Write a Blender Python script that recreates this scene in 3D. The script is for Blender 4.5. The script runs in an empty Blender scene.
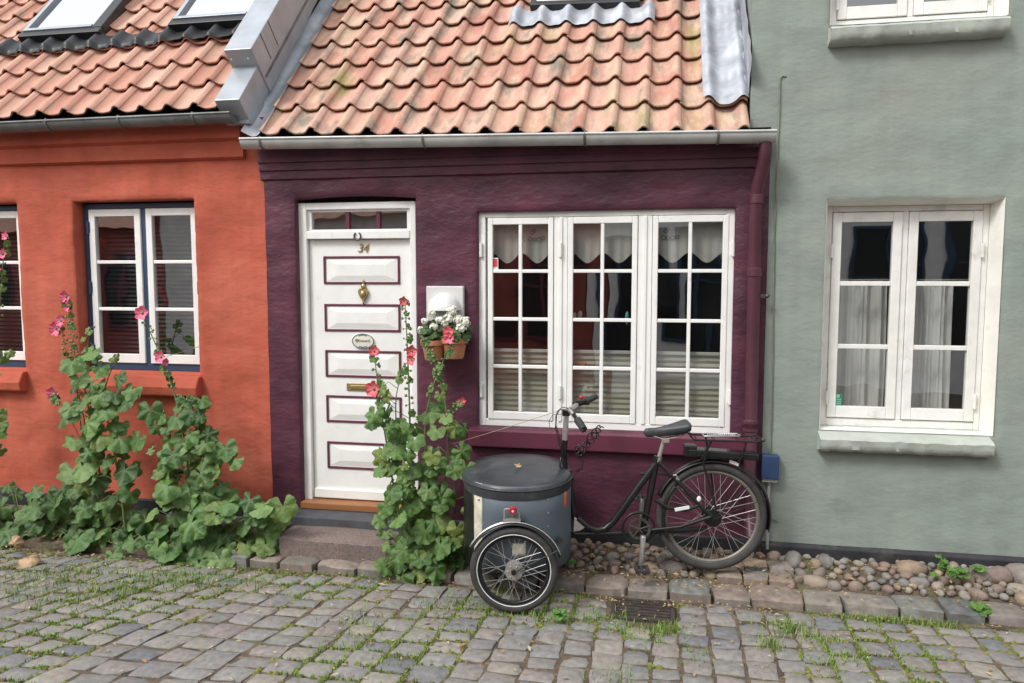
import bpy, bmesh, math, random
from mathutils import Vector, Matrix, noise
random.seed(11)
PI = math.pi
R = math.radians
sc = bpy.context.scene
COL = sc.collection

# ------------------------------------------------------------------ camera, light, exposure
D, CH = 5.2, 1.95
YAW, PITCH, FPX = R(11.1), R(4.8), 768.0
cam = bpy.data.cameras.new('camera'); camo = bpy.data.objects.new('camera', cam); COL.objects.link(camo)
camo.location = (0, -D, CH); camo.rotation_euler = (PI/2 - PITCH, 0, YAW)
cam.sensor_width = 36; cam.lens = 36*FPX/1024; cam.clip_end = 500; cam.clip_start = .05
cam.dof.use_dof = False
sc.camera = camo
SUN_EL, SUN_AZ = R(47), R(220)      # azimuth from +y clockwise: the light falls from the front left
w = bpy.data.worlds.new('World'); sc.world = w; w.use_nodes = True
nt = w.node_tree; nt.nodes.clear()
sky = nt.nodes.new('ShaderNodeTexSky'); sky.sky_type = 'NISHITA'; sky.sun_disc = False
sky.sun_elevation = SUN_EL; sky.sun_rotation = SUN_AZ; sky.dust_density = 6; sky.air_density = 1.2; sky.ozone_density = .6
hs = nt.nodes.new('ShaderNodeHueSaturation'); hs.inputs['Saturation'].default_value = .34
bg = nt.nodes.new('ShaderNodeBackground'); bg.inputs['Strength'].default_value = .15
wo = nt.nodes.new('ShaderNodeOutputWorld')
# thin even cloud over the blue: brighter towards the zenith, as an overcast sky is
wtc = nt.nodes.new('ShaderNodeTexCoord'); wsx = nt.nodes.new('ShaderNodeSeparateXYZ'); nt.links.new(wtc.outputs['Generated'], wsx.inputs[0])
wmr = nt.nodes.new('ShaderNodeMapRange'); wmr.inputs[1].default_value = 0; wmr.inputs[2].default_value = 1; wmr.inputs[3].default_value = 3.0; wmr.inputs[4].default_value = 8.0
nt.links.new(wsx.outputs['Z'], wmr.inputs[0])
wcl = nt.nodes.new('ShaderNodeMix'); wcl.data_type = 'RGBA'; wcl.blend_type = 'MULTIPLY'; wcl.inputs[0].default_value = 1; wcl.inputs[6].default_value = (.93, .97, 1, 1); nt.links.new(wmr.outputs[0], wcl.inputs[7])
wmx = nt.nodes.new('ShaderNodeMix'); wmx.data_type = 'RGBA'; wmx.inputs[0].default_value = .6; nt.links.new(hs.outputs[0], wmx.inputs[6]); nt.links.new(wcl.outputs[2], wmx.inputs[7])
nt.links.new(sky.outputs[0], hs.inputs['Color']); nt.links.new(wmx.outputs[2], bg.inputs[0]); nt.links.new(bg.outputs[0], wo.inputs[0])
sl = bpy.data.lights.new('sun', 'SUN'); so = bpy.data.objects.new('sun', sl); COL.objects.link(so)
sl.energy = 1.25; sl.angle = R(14); sl.color = (1, .99, .972)
sd = Vector((math.sin(SUN_AZ)*math.cos(SUN_EL), math.cos(SUN_AZ)*math.cos(SUN_EL), math.sin(SUN_EL)))
so.rotation_euler = (-sd).to_track_quat('-Z', 'Y').to_euler(); so.location = (0, -4, 12)
sc.view_settings.view_transform = 'Standard'; sc.view_settings.look = 'None'
sc.view_settings.exposure = .66; sc.view_settings.gamma = 1
sc.cycles.max_bounces = 8; sc.cycles.transparent_max_bounces = 12; sc.cycles.caustics_reflective = False; sc.cycles.caustics_refractive = False

# ------------------------------------------------------------------ measuring helpers (real planes in metres)
_f = Vector((-math.sin(YAW)*math.cos(PITCH), math.cos(YAW)*math.cos(PITCH), -math.sin(PITCH)))
_r = Vector((math.cos(YAW), math.sin(YAW), 0)); _u = _r.cross(_f)
CAMP = Vector((0, -D, CH))
def ray(px, py): return _r*((px-512)/FPX) - _u*((py-341.5)/FPX) + _f
def P(px, py, y=0.0):
    d = ray(px, py); return CAMP + d*((D+y)/d.y)
def PX(px, py, y=0.0): return P(px, py, y).x
def PZ(px, py, y=0.0): return P(px, py, y).z
def G(px, py, z=0.0):
    d = ray(px, py); return CAMP + d*((z-CH)/d.z)
BA = math.atan(.147); BO = Vector((.31, -.36, 0))
BU = Vector((math.cos(BA), math.sin(BA), 0)); BV = Vector((-math.sin(BA), math.cos(BA), 0)); BZ = Vector((0, 0, 1))
def B(px, py, off=0.0):
    d = ray(px, py); o = BO + BV*off
    return CAMP + d*((o-CAMP).dot(BV)/d.dot(BV))

# ------------------------------------------------------------------ materials
def mat(name, col, rough=.6, metal=0., var=.10, vs=5., bump=0., bs=40., stretch=(1, 1, 1), col2=None, c2s=2., c2t=(.5, .62),
        island=None, spec=.5, attr=None, detail=6, coat=0., plaster=0.):
    m = bpy.data.materials.new(name); m.use_nodes = True
    N = m.node_tree.nodes; L = m.node_tree.links; b = N['Principled BSDF']
    tc = N.new('ShaderNodeTexCoord'); mp = N.new('ShaderNodeMapping'); mp.inputs['Scale'].default_value = stretch
    L.new(tc.outputs['Object'], mp.inputs[0])
    def noise_(s, d=detail, ro=.55):
        n = N.new('ShaderNodeTexNoise'); n.inputs['Scale'].default_value = s; n.inputs['Detail'].default_value = d
        n.inputs['Roughness'].default_value = ro; L.new(mp.outputs[0], n.inputs['Vector']); return n
    if island:
        g = N.new('ShaderNodeNewGeometry'); rp = N.new('ShaderNodeValToRGB'); L.new(g.outputs['Random Per Island'], rp.inputs[0])
        els = rp.color_ramp.elements
        els[0].color = (*island[0], 1); els[-1].color = (*island[-1], 1)
        for i, c in enumerate(island[1:-1]): els.new((i+1)/(len(island)-1)).color = (*c, 1)
        cur = rp.outputs[0]
    else:
        rg = N.new('ShaderNodeRGB'); rg.outputs[0].default_value = (*col, 1); cur = rg.outputs[0]
    def mix(a, bb, fac, typ='MIX'):
        x = N.new('ShaderNodeMix'); x.data_type = 'RGBA'; x.blend_type = typ
        if isinstance(fac, (int, float)): x.inputs[0].default_value = fac
        else: L.new(fac, x.inputs[0])
        for k, s in ((6, a), (7, bb)):
            if isinstance(s, tuple): x.inputs[k].default_value = (*s, 1)
            else: L.new(s, x.inputs[k])
        return x.outputs[2]
    if col2:
        lst = col2 if isinstance(col2, list) else [(col2, c2s, c2t)]
        for c, s, t in lst:
            n = noise_(s, 8, .65); mr = N.new('ShaderNodeMapRange'); mr.inputs[1].default_value = t[0]; mr.inputs[2].default_value = t[1]
            L.new(n.outputs[0], mr.inputs[0]); cur = mix(cur, c, mr.outputs[0])
    if var:
        n = noise_(vs); mr = N.new('ShaderNodeMapRange'); mr.inputs[1].default_value = .3; mr.inputs[2].default_value = .7
        mr.inputs[3].default_value = 1-var; mr.inputs[4].default_value = 1+var; L.new(n.outputs[0], mr.inputs[0])
        cb = N.new('ShaderNodeCombineColor')
        for k in range(3): L.new(mr.outputs[0], cb.inputs[k])
        cur = mix(cur, cb.outputs[0], 1.0, 'MULTIPLY')
    if attr:
        at = N.new('ShaderNodeAttribute'); at.attribute_name = 'tint'
        mr = N.new('ShaderNodeMath'); mr.operation = 'MULTIPLY'; mr.inputs[1].default_value = attr[1]; L.new(at.outputs['Fac'], mr.inputs[0])
        cur = mix(cur, attr[0], mr.outputs[0])
    if plaster:
        # rain streaks, brush marks and a few hairline cracks of an old limewashed wall
        def nv(sc_, scale, d=6, ro=.6):
            m3 = N.new('ShaderNodeMapping'); m3.inputs['Scale'].default_value = sc_; L.new(tc.outputs['Object'], m3.inputs[0])
            n = N.new('ShaderNodeTexNoise'); n.inputs['Scale'].default_value = scale; n.inputs['Detail'].default_value = d; n.inputs['Roughness'].default_value = ro; L.new(m3.outputs[0], n.inputs['Vector']); return n
        def ramp(src, a, b_, c, d):
            r_ = N.new('ShaderNodeMapRange'); r_.inputs[1].default_value = a; r_.inputs[2].default_value = b_; r_.inputs[3].default_value = c; r_.inputs[4].default_value = d; L.new(src, r_.inputs[0]); return r_.outputs[0]
        def mul(f_):
            cb_ = N.new('ShaderNodeCombineColor')
            for k in range(3): L.new(f_, cb_.inputs[k])
            return mix(cur, cb_.outputs[0], 1.0, 'MULTIPLY')
        cur = mul(ramp(nv((7, 7, .45), 1.5).outputs[0], .35, .68, 1+.10*plaster, 1-.13*plaster))
        cur = mul(ramp(nv((1, 1, 2.4), 9, 8, .7).outputs[0], .3, .7, 1-.11*plaster, 1+.11*plaster))
        ck = nv((1, 1, 1), 1.7, 5, .62); sb_ = N.new('ShaderNodeMath'); sb_.operation = 'SUBTRACT'; sb_.inputs[1].default_value = .5; L.new(ck.outputs[0], sb_.inputs[0])
        ac = N.new('ShaderNodeMath'); ac.operation = 'ABSOLUTE'; L.new(sb_.outputs[0], ac.inputs[0]); ln_ = ramp(ac.outputs[0], .0006, .0030, 1, 0)
        mk = ramp(nv((1, 1, 1), 1.1, 2).outputs[0], .52, .60, 0, .30*plaster); mm = N.new('ShaderNodeMath'); mm.operation = 'MULTIPLY'; L.new(ln_, mm.inputs[0]); L.new(mk, mm.inputs[1])
        cur = mix(cur, (.03, .03, .028), mm.outputs[0])
    L.new(cur, b.inputs['Base Color'])
    b.inputs['Roughness'].default_value = rough; b.inputs['Metallic'].default_value = metal
    b.inputs['Specular IOR Level'].default_value = spec
    if coat: b.inputs['Coat Weight'].default_value = coat
    if bump:
        n = noise_(bs, 8, .6); n2 = noise_(bs*.23, 4, .5)
        ad = N.new('ShaderNodeMath'); ad.operation = 'ADD'; L.new(n.outputs[0], ad.inputs[0]); L.new(n2.outputs[0], ad.inputs[1])
        bm = N.new('ShaderNodeBump'); bm.inputs['Strength'].default_value = bump; bm.inputs['Distance'].default_value = .01
        L.new(ad.outputs[0], bm.inputs['Height']); L.new(bm.outputs[0], b.inputs['Normal'])
    return m

def leaf_mat(name, cols, vein=(.2, .28, .1), trans=.25):
    m = mat(name, cols[0], rough=.45, island=cols, var=.25, vs=22, bump=.9, bs=55, attr=(vein, .5), spec=.5, col2=[((.22, .15, .05), 26, (.66, .72))])
    N = m.node_tree.nodes; L = m.node_tree.links; b = N['Principled BSDF']; o = N['Material Output']
    t = N.new('ShaderNodeBsdfTranslucent'); t.inputs[0].default_value = (cols[1][0]*1.6, cols[1][1]*1.7, cols[1][2]*.8, 1)
    mx = N.new('ShaderNodeMixShader'); mx.inputs[0].default_value = trans
    L.new(b.outputs[0], mx.inputs[1]); L.new(t.outputs[0], mx.inputs[2]); L.new(mx.outputs[0], o.inputs[0])
    return m

def glass_mat(name, refl=.18, tint=(.95, .97, .96)):
    m = bpy.data.materials.new(name); m.use_nodes = True
    N = m.node_tree.nodes; L = m.node_tree.links; N.remove(N['Principled BSDF']); o = N['Material Output']
    t = N.new('ShaderNodeBsdfTransparent'); t.inputs[0].default_value = (*tint, 1)
    g = N.new('ShaderNodeBsdfGlossy'); g.inputs['Roughness'].default_value = .015
    ge = N.new('ShaderNodeNewGeometry'); dt = N.new('ShaderNodeVectorMath'); dt.operation = 'DOT_PRODUCT'; L.new(ge.outputs['Incoming'], dt.inputs[0]); L.new(ge.outputs['Normal'], dt.inputs[1])
    ab = N.new('ShaderNodeMath'); ab.operation = 'ABSOLUTE'; L.new(dt.outputs['Value'], ab.inputs[0])
    iv = N.new('ShaderNodeMath'); iv.operation = 'SUBTRACT'; iv.inputs[0].default_value = 1; L.new(ab.outputs[0], iv.inputs[1])
    lw = N.new('ShaderNodeMath'); lw.operation = 'POWER'; lw.inputs[1].default_value = 5; L.new(iv.outputs[0], lw.inputs[0])
    mr = N.new('ShaderNodeMapRange'); mr.inputs[1].default_value = 0; mr.inputs[2].default_value = 1; mr.inputs[3].default_value = refl; mr.inputs[4].default_value = 1
    tc = N.new('ShaderNodeTexCoord'); n = N.new('ShaderNodeTexNoise'); n.inputs['Scale'].default_value = 3.5; n.inputs['Detail'].default_value = 1
    bm = N.new('ShaderNodeBump'); bm.inputs['Strength'].default_value = .045; bm.inputs['Distance'].default_value = .03
    L.new(tc.outputs['Object'], n.inputs['Vector']); L.new(n.outputs[0], bm.inputs['Height']); L.new(bm.outputs[0], g.inputs['Normal'])
    L.new(lw.outputs[0], mr.inputs[0])
    mx = N.new('ShaderNodeMixShader'); L.new(mr.outputs[0], mx.inputs[0]); L.new(t.outputs[0], mx.inputs[1]); L.new(g.outputs[0], mx.inputs[2]); L.new(mx.outputs[0], o.inputs[0])
    return m

m_plum = mat('plum_render', (.078, .026, .045), .44, plaster=.5, var=.24, vs=3.2, bump=.85, bs=17, stretch=(.7, 1, 1.2), col2=[((.115, .034, .055), 1.6, (.42, .7)), ((.050, .019, .03), 5, (.60, .8))], spec=.35)
m_plum_p = mat('plum_pipe_paint', (.075, .02, .035), .45, var=.2)
m_plum_t = mat('plum_paint', (.115, .026, .050), .42, var=.12, bump=.06, bs=60)
m_orange = mat('orange_render', (.43, .099, .061), .8, plaster=.5, var=.16, vs=2.4, bump=.6, bs=20, stretch=(.7, 1, 1.2), col2=[((.54, .15, .095), 1.3, (.45, .7)), ((.35, .075, .042), 3.4, (.60, .82))], spec=.2)
m_sage = mat('sage_render', (.243, .284, .255), .78, plaster=.35, var=.06, vs=2.5, bump=.5, bs=19, stretch=(.75, 1, 1.2), col2=[((.275, .30, .265), 1.2, (.45, .7)), ((.185, .215, .19), 4, (.6, .8))], spec=.25)
m_sage_sill = mat('sage_sill_paint', (.40, .435, .385), .75, var=.12, vs=8, bump=.25, bs=40, col2=(.12, .13, .09), c2s=7, c2t=(.62, .78))
m_white = mat('white_paint', (.82, .82, .80), .38, var=.05, vs=7, bump=.05, bs=70, col2=(.55, .53, .46), c2s=9, c2t=(.62, .9))
m_white_old = mat('old_white_paint', (.74, .735, .70), .5, var=.08, vs=8, bump=.12, bs=70, col2=(.42, .40, .32), c2s=7, c2t=(.58, .85))
m_white_reveal = mat('whitewash', (.78, .77, .71), .8, var=.08, bump=.3, bs=30, col2=(.45, .43, .36), c2s=5, c2t=(.6, .8))
m_blue = mat('blue_paint', (.028, .06, .115), .42, var=.12, bump=.05)
m_bluebox = mat('blue_enamel', (.022, .05, .125), .5, var=.18, vs=14, col2=(.2, .2, .19), c2s=12, c2t=(.64, .72))
m_black_plinth = mat('tar_plinth', (.022, .022, .026), .7, var=.3, vs=9, bump=.4, bs=30, col2=(.09, .085, .08), c2s=6, c2t=(.55, .8))
m_tile = mat('clay_tile', (.5, .2, .1), .82, stretch=(1.25, .42, .42), var=.16, vs=9, bump=.25, bs=60, spec=.2,
             island=[(.47, .235, .175), (.53, .30, .235), (.49, .265, .205), (.56, .36, .29), (.44, .215, .165), (.53, .34, .275)],
             col2=[((.50, .37, .27), 4.5, (.44, .66)), ((.25, .215, .17), 6, (.53, .66)), ((.27, .235, .085), 2.3, (.58, .74))])
m_tile_red = mat('red_clay_tile', (.5, .17, .1), .8, stretch=(1.25, .42, .42), var=.14, vs=9, bump=.2, bs=60, spec=.2,
                 island=[(.46, .235, .175), (.52, .29, .225), (.48, .255, .19), (.57, .36, .28), (.43, .215, .16)],
                 col2=[((.42, .30, .22), 5, (.52, .76)), ((.30, .22, .17), 7, (.6, .8))])
m_zinc = mat('zinc_sheet', (.34, .37, .41), .33, .12, var=.14, vs=5, bump=.05, bs=20, col2=(.40, .42, .44), c2s=3, c2t=(.5, .8))
m_lead = mat('lead_sheet', (.36, .38, .42), .55, .15, var=.2, vs=6, bump=.25, bs=14, col2=[((.50, .52, .56), 4, (.45, .7)), ((.25, .26, .28), 7, (.6, .8))])
m_zincdark = mat('weathered_zinc', (.17, .18, .18), .55, .4, var=.25, vs=6, col2=(.08, .09, .08), c2s=4, c2t=(.5, .75))
m_zincgut = mat('zinc_gutter', (.50, .51, .50), .45, .15, var=.15, vs=5, col2=(.26, .26, .24), c2s=4, c2t=(.56, .8))
m_dark = mat('dark_void', (.012, .011, .011), .9, var=0)  # near-black colour standing in for shade beneath the tiles and grate bars
m_room = mat('unlit_room', (.055, .05, .045), .9, var=.3, vs=1.2)  # wall colour darkened to stand in for the unlit interior
m_blackmetal = mat('black_flashing', (.02, .021, .024), .45, .2, var=.2)
m_glass = glass_mat('window_glass', .33)
m_glass_sky = glass_mat('roof_window_glass', .95, (.5, .52, .55))
m_drape = mat('white_drape', (.74, .73, .71), .9, var=.05, vs=12)
m_curtain = mat('white_curtain', (.52, .51, .47), .9, var=.05, vs=12)
m_blind = mat('pleated_blind', (.40, .385, .315), .9, var=.05, vs=8)
m_brass = mat('brass', (.42, .31, .15), .42, .8, var=.2, vs=30)
m_iron = mat('iron', (.10, .095, .085), .55, .7, var=.3, vs=30)
m_wood = mat('oiled_wood_sill', (.30, .125, .045), .5, var=.2, vs=7, stretch=(.4, 1, 5))
m_terra = mat('terracotta', (.46, .19, .09), .75, var=.16, vs=14, bump=.15, col2=(.52, .30, .19), c2s=9, c2t=(.55, .8))
m_plastic_w = mat('white_plastic', (.74, .74, .72), .35, var=.03)
m_granite = mat('pink_granite', (.185, .14, .125), .85, var=.35, vs=70, bump=.4, bs=60, col2=(.10, .085, .078), c2s=3.5, c2t=(.5, .8))
m_slab = mat('blue_stone_slab', (.07, .074, .085), .7, var=.25, vs=10, bump=.3, bs=30)
STONES = [(.155, .16, .17), (.245, .215, .195), (.195, .187, .178), (.24, .225, .20), (.14, .145, .155), (.27, .245, .21), (.215, .185, .172), (.225, .22, .213), (.185, .18, .17), (.25, .23, .21)]
m_sett = mat('granite_sett', (.2, .2, .2), .72, var=.22, vs=26, bump=.45, bs=55, island=STONES, col2=[((.11, .10, .08), 3, (.56, .85)), ((.31, .285, .245), 6, (.56, .85))], spec=.35)
m_kerb = mat('granite_kerb', (.2, .2, .2), .78, var=.25, vs=20, bump=.5, bs=45, island=[(.125, .13, .115), (.23, .175, .145), (.16, .165, .15), (.25, .20, .165), (.10, .11, .11), (.20, .15, .13)], col2=[((.08, .085, .055), 4, (.56, .8))])
m_field = mat('fieldstone', (.2, .2, .2), .8, var=.22, vs=22, bump=.35, bs=50, island=[(.21, .15, .115), (.29, .25, .205), (.16, .155, .15), (.25, .17, .13), (.13, .135, .14), (.33, .25, .17), (.19, .135, .115), (.23, .22, .20)], col2=[((.11, .09, .07), 6, (.58, .8))])
m_ground = mat('earth_and_moss', (.12, .088, .058), .95, var=.4, vs=30, bump=.7, bs=90, col2=[((.105, .115, .04), 1.6, (.54, .68)), ((.055, .042, .03), 5, (.48, .62)), ((.20, .15, .10), 22, (.57, .68))])
m_soil = mat('bed_soil', (.035, .027, .02), .95, var=.4, vs=20, bump=.8, bs=40)
m_rust = mat('rusty_iron', (.055, .046, .042), .8, .3, var=.35, vs=24, bump=.4, bs=60, col2=(.10, .065, .045), c2s=10, c2t=(.5, .75))
m_bikeblack = mat('black_lacquer', (.012, .012, .013), .32, .1, var=.2, vs=20)
m_rubber = mat('rubber', (.03, .03, .031), .75, var=.25, vs=20)
m_tyre = mat('tyre_rubber', (.045, .043, .041), .85, var=.3, vs=14, bump=.3, bs=160)
m_alu = mat('brushed_aluminium', (.62, .62, .61), .34, .85, var=.12, vs=30)
m_alu_dull = mat('dull_aluminium', (.36, .345, .31), .5, .5, var=.15, vs=30)
m_spoke = mat('steel_spoke', (.45, .45, .44), .4, .6, var=0)
m_reflw = mat('reflective_stripe', (.72, .74, .74), .45, var=.05)
m_cover = mat('vinyl_cover', (.034, .038, .044), .36, var=.25, vs=5, bump=.5, bs=11, col2=(.085, .085, .085), c2s=5, c2t=(.55, .8))
m_boxgrey = mat('grey_blue_panel', (.095, .122, .148), .5, var=.12, vs=4, bump=.05, col2=(.16, .18, .19), c2s=6, c2t=(.62, .85))
m_cream = mat('cream_panel', (.52, .50, .40), .5, var=.25, vs=14, col2=(.2, .21, .14), c2s=12, c2t=(.55, .75))
m_orange_refl = mat('orange_reflector', (.85, .16, .02), .35, var=.05)
m_red = mat('red_plastic', (.38, .022, .03), .35, var=.05)
m_saddle = mat('saddle_vinyl', (.045, .048, .054), .5, var=.12, vs=20)
m_leaf = leaf_mat('hollyhock_leaf', [(.05, .12, .028), (.085, .18, .04), (.12, .225, .05), (.065, .15, .038), (.16, .26, .065), (.065, .13, .035), (.10, .20, .045), (.10, .205, .045), (.075, .165, .04), (.20, .24, .055), (.09, .185, .04)])
m_leaf_b = leaf_mat('hollyhock_leaf_grey', [(.032, .088, .022), (.085, .19, .045), (.15, .275, .07), (.052, .135, .032), (.21, .33, .10), (.036, .092, .024), (.11, .225, .055), (.06, .15, .038), (.18, .25, .062), (.085, .195, .048)], vein=(.22, .28, .16))
m_leaf_low = leaf_mat('ground_leaf', [(.04, .10, .028), (.07, .155, .04), (.10, .20, .05), (.05, .125, .035), (.14, .23, .06)])
m_leaf_ger = leaf_mat('geranium_leaf', [(.03, .075, .02), (.05, .11, .03), (.07, .14, .04)])
m_weed = leaf_mat('weed_leaf', [(.07, .17, .03), (.10, .22, .04), (.13, .26, .05)], vein=(.25, .4, .12))
m_stem = mat('green_stem', (.13, .17, .06), .6, var=.2, vs=20)
m_stem_dry = mat('dry_stem', (.28, .22, .11), .7, var=.2, vs=20)
m_bud = mat('green_bud', (.17, .23, .09), .6, var=.2, vs=40)
m_pink = mat('pink_petal', (.74, .075, .21), .6, var=.2, vs=26, attr=((.85, .40, .46), .6))
m_redpetal = mat('red_petal', (.62, .045, .08), .6, var=.2, vs=26, attr=((.85, .4, .4), .5))
m_whitepetal = mat('white_petal', (.84, .83, .74), .7, var=.08, vs=40)
m_grass = mat('grass_blade', (.1, .2, .04), .7, island=[(.09, .17, .025), (.14, .24, .04), (.19, .30, .055), (.24, .30, .08)], var=.1)
m_litter = mat('dry_litter', (.3, .2, .1), .8, island=[(.28, .16, .06), (.36, .24, .10), (.45, .34, .16), (.20, .11, .05), (.50, .45, .30)], var=.1)
m_dryleaf = mat('dry_leaf', (.40, .27, .16), .7, var=.3, vs=20, bump=.3, attr=((.3, .14, .06), .5))
m_cord = mat('garden_twine', (.45, .38, .26), .8, var=.1)
m_cable = mat('painted_cable', (.19, .21, .15), .7, var=.3, vs=12)
m_stick_red = mat('red_sticker', (.62, .06, .08), .5, var=.1)
m_stick_green = mat('green_sticker', (.02, .20, .12), .5, var=.1)
m_teal = mat('teal_glaze', (.12, .45, .45), .3, var=.1)
m_enamel = mat('enamel_plate', (.70, .69, .58), .35, var=.06)
m_ink = mat('dark_ink', (.12, .12, .06), .6, var=0)
m_wht_wall = mat('white_render', (.80, .80, .80), .85, var=.1, bump=.2)
m_red_wall = mat('red_render', (.30, .075, .06), .85, var=.15, bump=.2)

# ------------------------------------------------------------------ mesh builder
class MB:
    def __init__(s): s.v = []; s.f = []; s.t = []
    def add(s, vs, fs, ts=None):
        o = len(s.v); s.v += [Vector(v) for v in vs]; s.f += [tuple(i+o for i in f) for f in fs]
        s.t += (ts if ts else [0.0]*len(vs)); return s
    def box(s, x0, x1, y0, y1, z0, z1):
        return s.add([(x0, y0, z0), (x1, y0, z0), (x1, y1, z0), (x0, y1, z0), (x0, y0, z1), (x1, y0, z1), (x1, y1, z1), (x0, y1, z1)],
                     [(0, 3, 2, 1), (4, 5, 6, 7), (0, 1, 5, 4), (1, 2, 6, 5), (2, 3, 7, 6), (3, 0, 4, 7)])
    def obox(s, c, ax, hs):
        c = Vector(c); vs = []
        for sz in (-1, 1):
            for sx, sy in ((-1, -1), (1, -1), (1, 1), (-1, 1)):
                vs.append(c + ax[0]*(sx*hs[0]) + ax[1]*(sy*hs[1]) + ax[2]*(sz*hs[2]))
        return s.add(vs, [(0, 3, 2, 1), (4, 5, 6, 7), (0, 1, 5, 4), (1, 2, 6, 5), (2, 3, 7, 6), (3, 0, 4, 7)])
    def tube(s, pts, r, n=8, closed=False, caps=True, flat=1.0):
        pts = [Vector(p) for p in pts]; m = len(pts); rs = r if isinstance(r, (list, tuple)) else [r]*m
        def tang(i):
            if closed: return (pts[(i+1) % m]-pts[i-1]).normalized()
            return (pts[min(i+1, m-1)]-pts[max(i-1, 0)]).normalized()
        t = tang(0); a = Vector((0, 0, 1)) if abs(t.z) < .9 else Vector((1, 0, 0)); nrm = t.cross(a).normalized()
        vs = []
        for i in range(m):
            t = tang(i); nrm = (nrm - t*nrm.dot(t)).normalized(); bn = t.cross(nrm)
            for k in range(n):
                q = 2*PI*k/n; vs.append(pts[i] + (nrm*math.cos(q)*flat + bn*math.sin(q))*rs[i])
        fs = []
        for i in range(m if closed else m-1):
            j = (i+1) % m
            for k in range(n): fs.append((i*n+k, i*n+(k+1) % n, j*n+(k+1) % n, j*n+k))
        if caps and not closed: fs += [tuple(range(n))[::-1], tuple((m-1)*n+k for k in range(n))]
        return s.add(vs, fs)
    def ring(s, c, e1, e2, Rr, r, n=48, m=8, flat=1.0):
        return s.tube([c + e1*(Rr*math.cos(2*PI*i/n)) + e2*(Rr*math.sin(2*PI*i/n)) for i in range(n)], r, m, True, flat=flat)
    def lathe(s, prof, o, ax=(0, 0, 1), n=24, e=None):
        o = Vector(o); ax = Vector(ax).normalized(); a = Vector((1, 0, 0)) if abs(ax.x) < .9 else Vector((0, 1, 0))
        e1 = ax.cross(a).normalized(); e2 = ax.cross(e1); vs = []; fs = []
        for (r, h) in prof:
            for k in range(n): q = 2*PI*k/n; vs.append(o + ax*h + (e1*math.cos(q)+e2*math.sin(q))*max(r, 1e-4))
        for i in range(len(prof)-1):
            for k in range(n): fs.append((i*n+k, i*n+(k+1) % n, (i+1)*n+(k+1) % n, (i+1)*n+k))
        return s.add(vs, fs)
    def grid(s, fn, nu, nv, flip=False):
        vs = [fn(i/nu, j/nv) for j in range(nv+1) for i in range(nu+1)]; fs = []
        for j in range(nv):
            for i in range(nu):
                a = j*(nu+1)+i; q = (a, a+1, a+nu+2, a+nu+1); fs.append(q[::-1] if flip else q)
        return s.add(vs, fs)
    def ball(s, c, r, nu=10, nv=7, jit=0):
        c = Vector(c); r = r if isinstance(r, (tuple, list)) else (r, r, r); vs = []; fs = []
        for j in range(nv+1):
            for i in range(nu):
                th = PI*j/nv; ph = 2*PI*i/nu; d = Vector((math.sin(th)*math.cos(ph), math.sin(th)*math.sin(ph), math.cos(th)))
                k = 1 + (noise.noise(d*1.7 + c*9)*jit if jit else 0)
                vs.append(c + Vector((d.x*r[0], d.y*r[1], d.z*r[2]))*k)
        for j in range(nv):
            for i in range(nu): fs.append((j*nu+i, (j+1)*nu+i, (j+1)*nu+(i+1) % nu, j*nu+(i+1) % nu))
        return s.add(vs, fs)
    def extr(s, poly, x0, x1):          # polygon in (y,z) extruded along x
        n = len(poly); vs = [(x0, y, z) for y, z in poly] + [(x1, y, z) for y, z in poly]
        return s.add(vs, [tuple(range(n)), tuple(range(n, 2*n))[::-1]] + [(i, i+n, (i+1) % n+n, (i+1) % n) for i in range(n)])
    def extry(s, poly, y0, y1):         # polygon in (x,z) extruded along y
        n = len(poly); vs = [(x, y0, z) for x, z in poly] + [(x, y1, z) for x, z in poly]
        return s.add(vs, [tuple(range(n)), tuple(range(n, 2*n))[::-1]] + [(i, i+n, (i+1) % n+n, (i+1) % n) for i in range(n)])
    def merge(s, o, slot):
        n = len(s.f); s.add(o.v, o.f, o.t); s.slots = getattr(s, 'slots', []) + [(n, len(s.f), slot)]; return s
    def build(s, name, m, parent=None, smooth=None, bevel=0, recalc=True, loc=None, weld=False):
        me = bpy.data.meshes.new(name); off = Vector((0, 0, 0)); p = parent
        while p is not None: off = off + p.location; p = p.parent
        if parent is None and loc is not None: off = Vector(loc)
        me.from_pydata([tuple(v-off) for v in s.v], [], s.f)
        if any(s.t):
            a = me.attributes.new('tint', 'FLOAT', 'POINT'); a.data.foreach_set('value', s.t)
        if recalc:
            bm = bmesh.new(); bm.from_mesh(me)
            if weld: bmesh.ops.remove_doubles(bm, verts=bm.verts, dist=1e-5)
            bmesh.ops.recalc_face_normals(bm, faces=bm.faces); bm.to_mesh(me); bm.free()
        for q in (m if isinstance(m, (list, tuple)) else [m]): me.materials.append(q)
        for a_, b_, k_ in getattr(s, 'slots', []):
            for i in range(a_, b_): me.polygons[i].material_index = k_
        me.validate()
        if smooth is not None:
            me.polygons.foreach_set('use_smooth', [True]*len(me.polygons))
            if smooth < 180: me.set_sharp_from_angle(angle=R(smooth))
        me.update()
        o = bpy.data.objects.new(name, me); COL.objects.link(o)
        if parent is not None: o.parent = parent
        elif loc is not None: o.location = loc
        if bevel:
            b = o.modifiers.new('bevel', 'BEVEL'); b.width = bevel; b.segments = 2; b.limit_method = 'ANGLE'; b.angle_limit = R(40)
        return o

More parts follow.
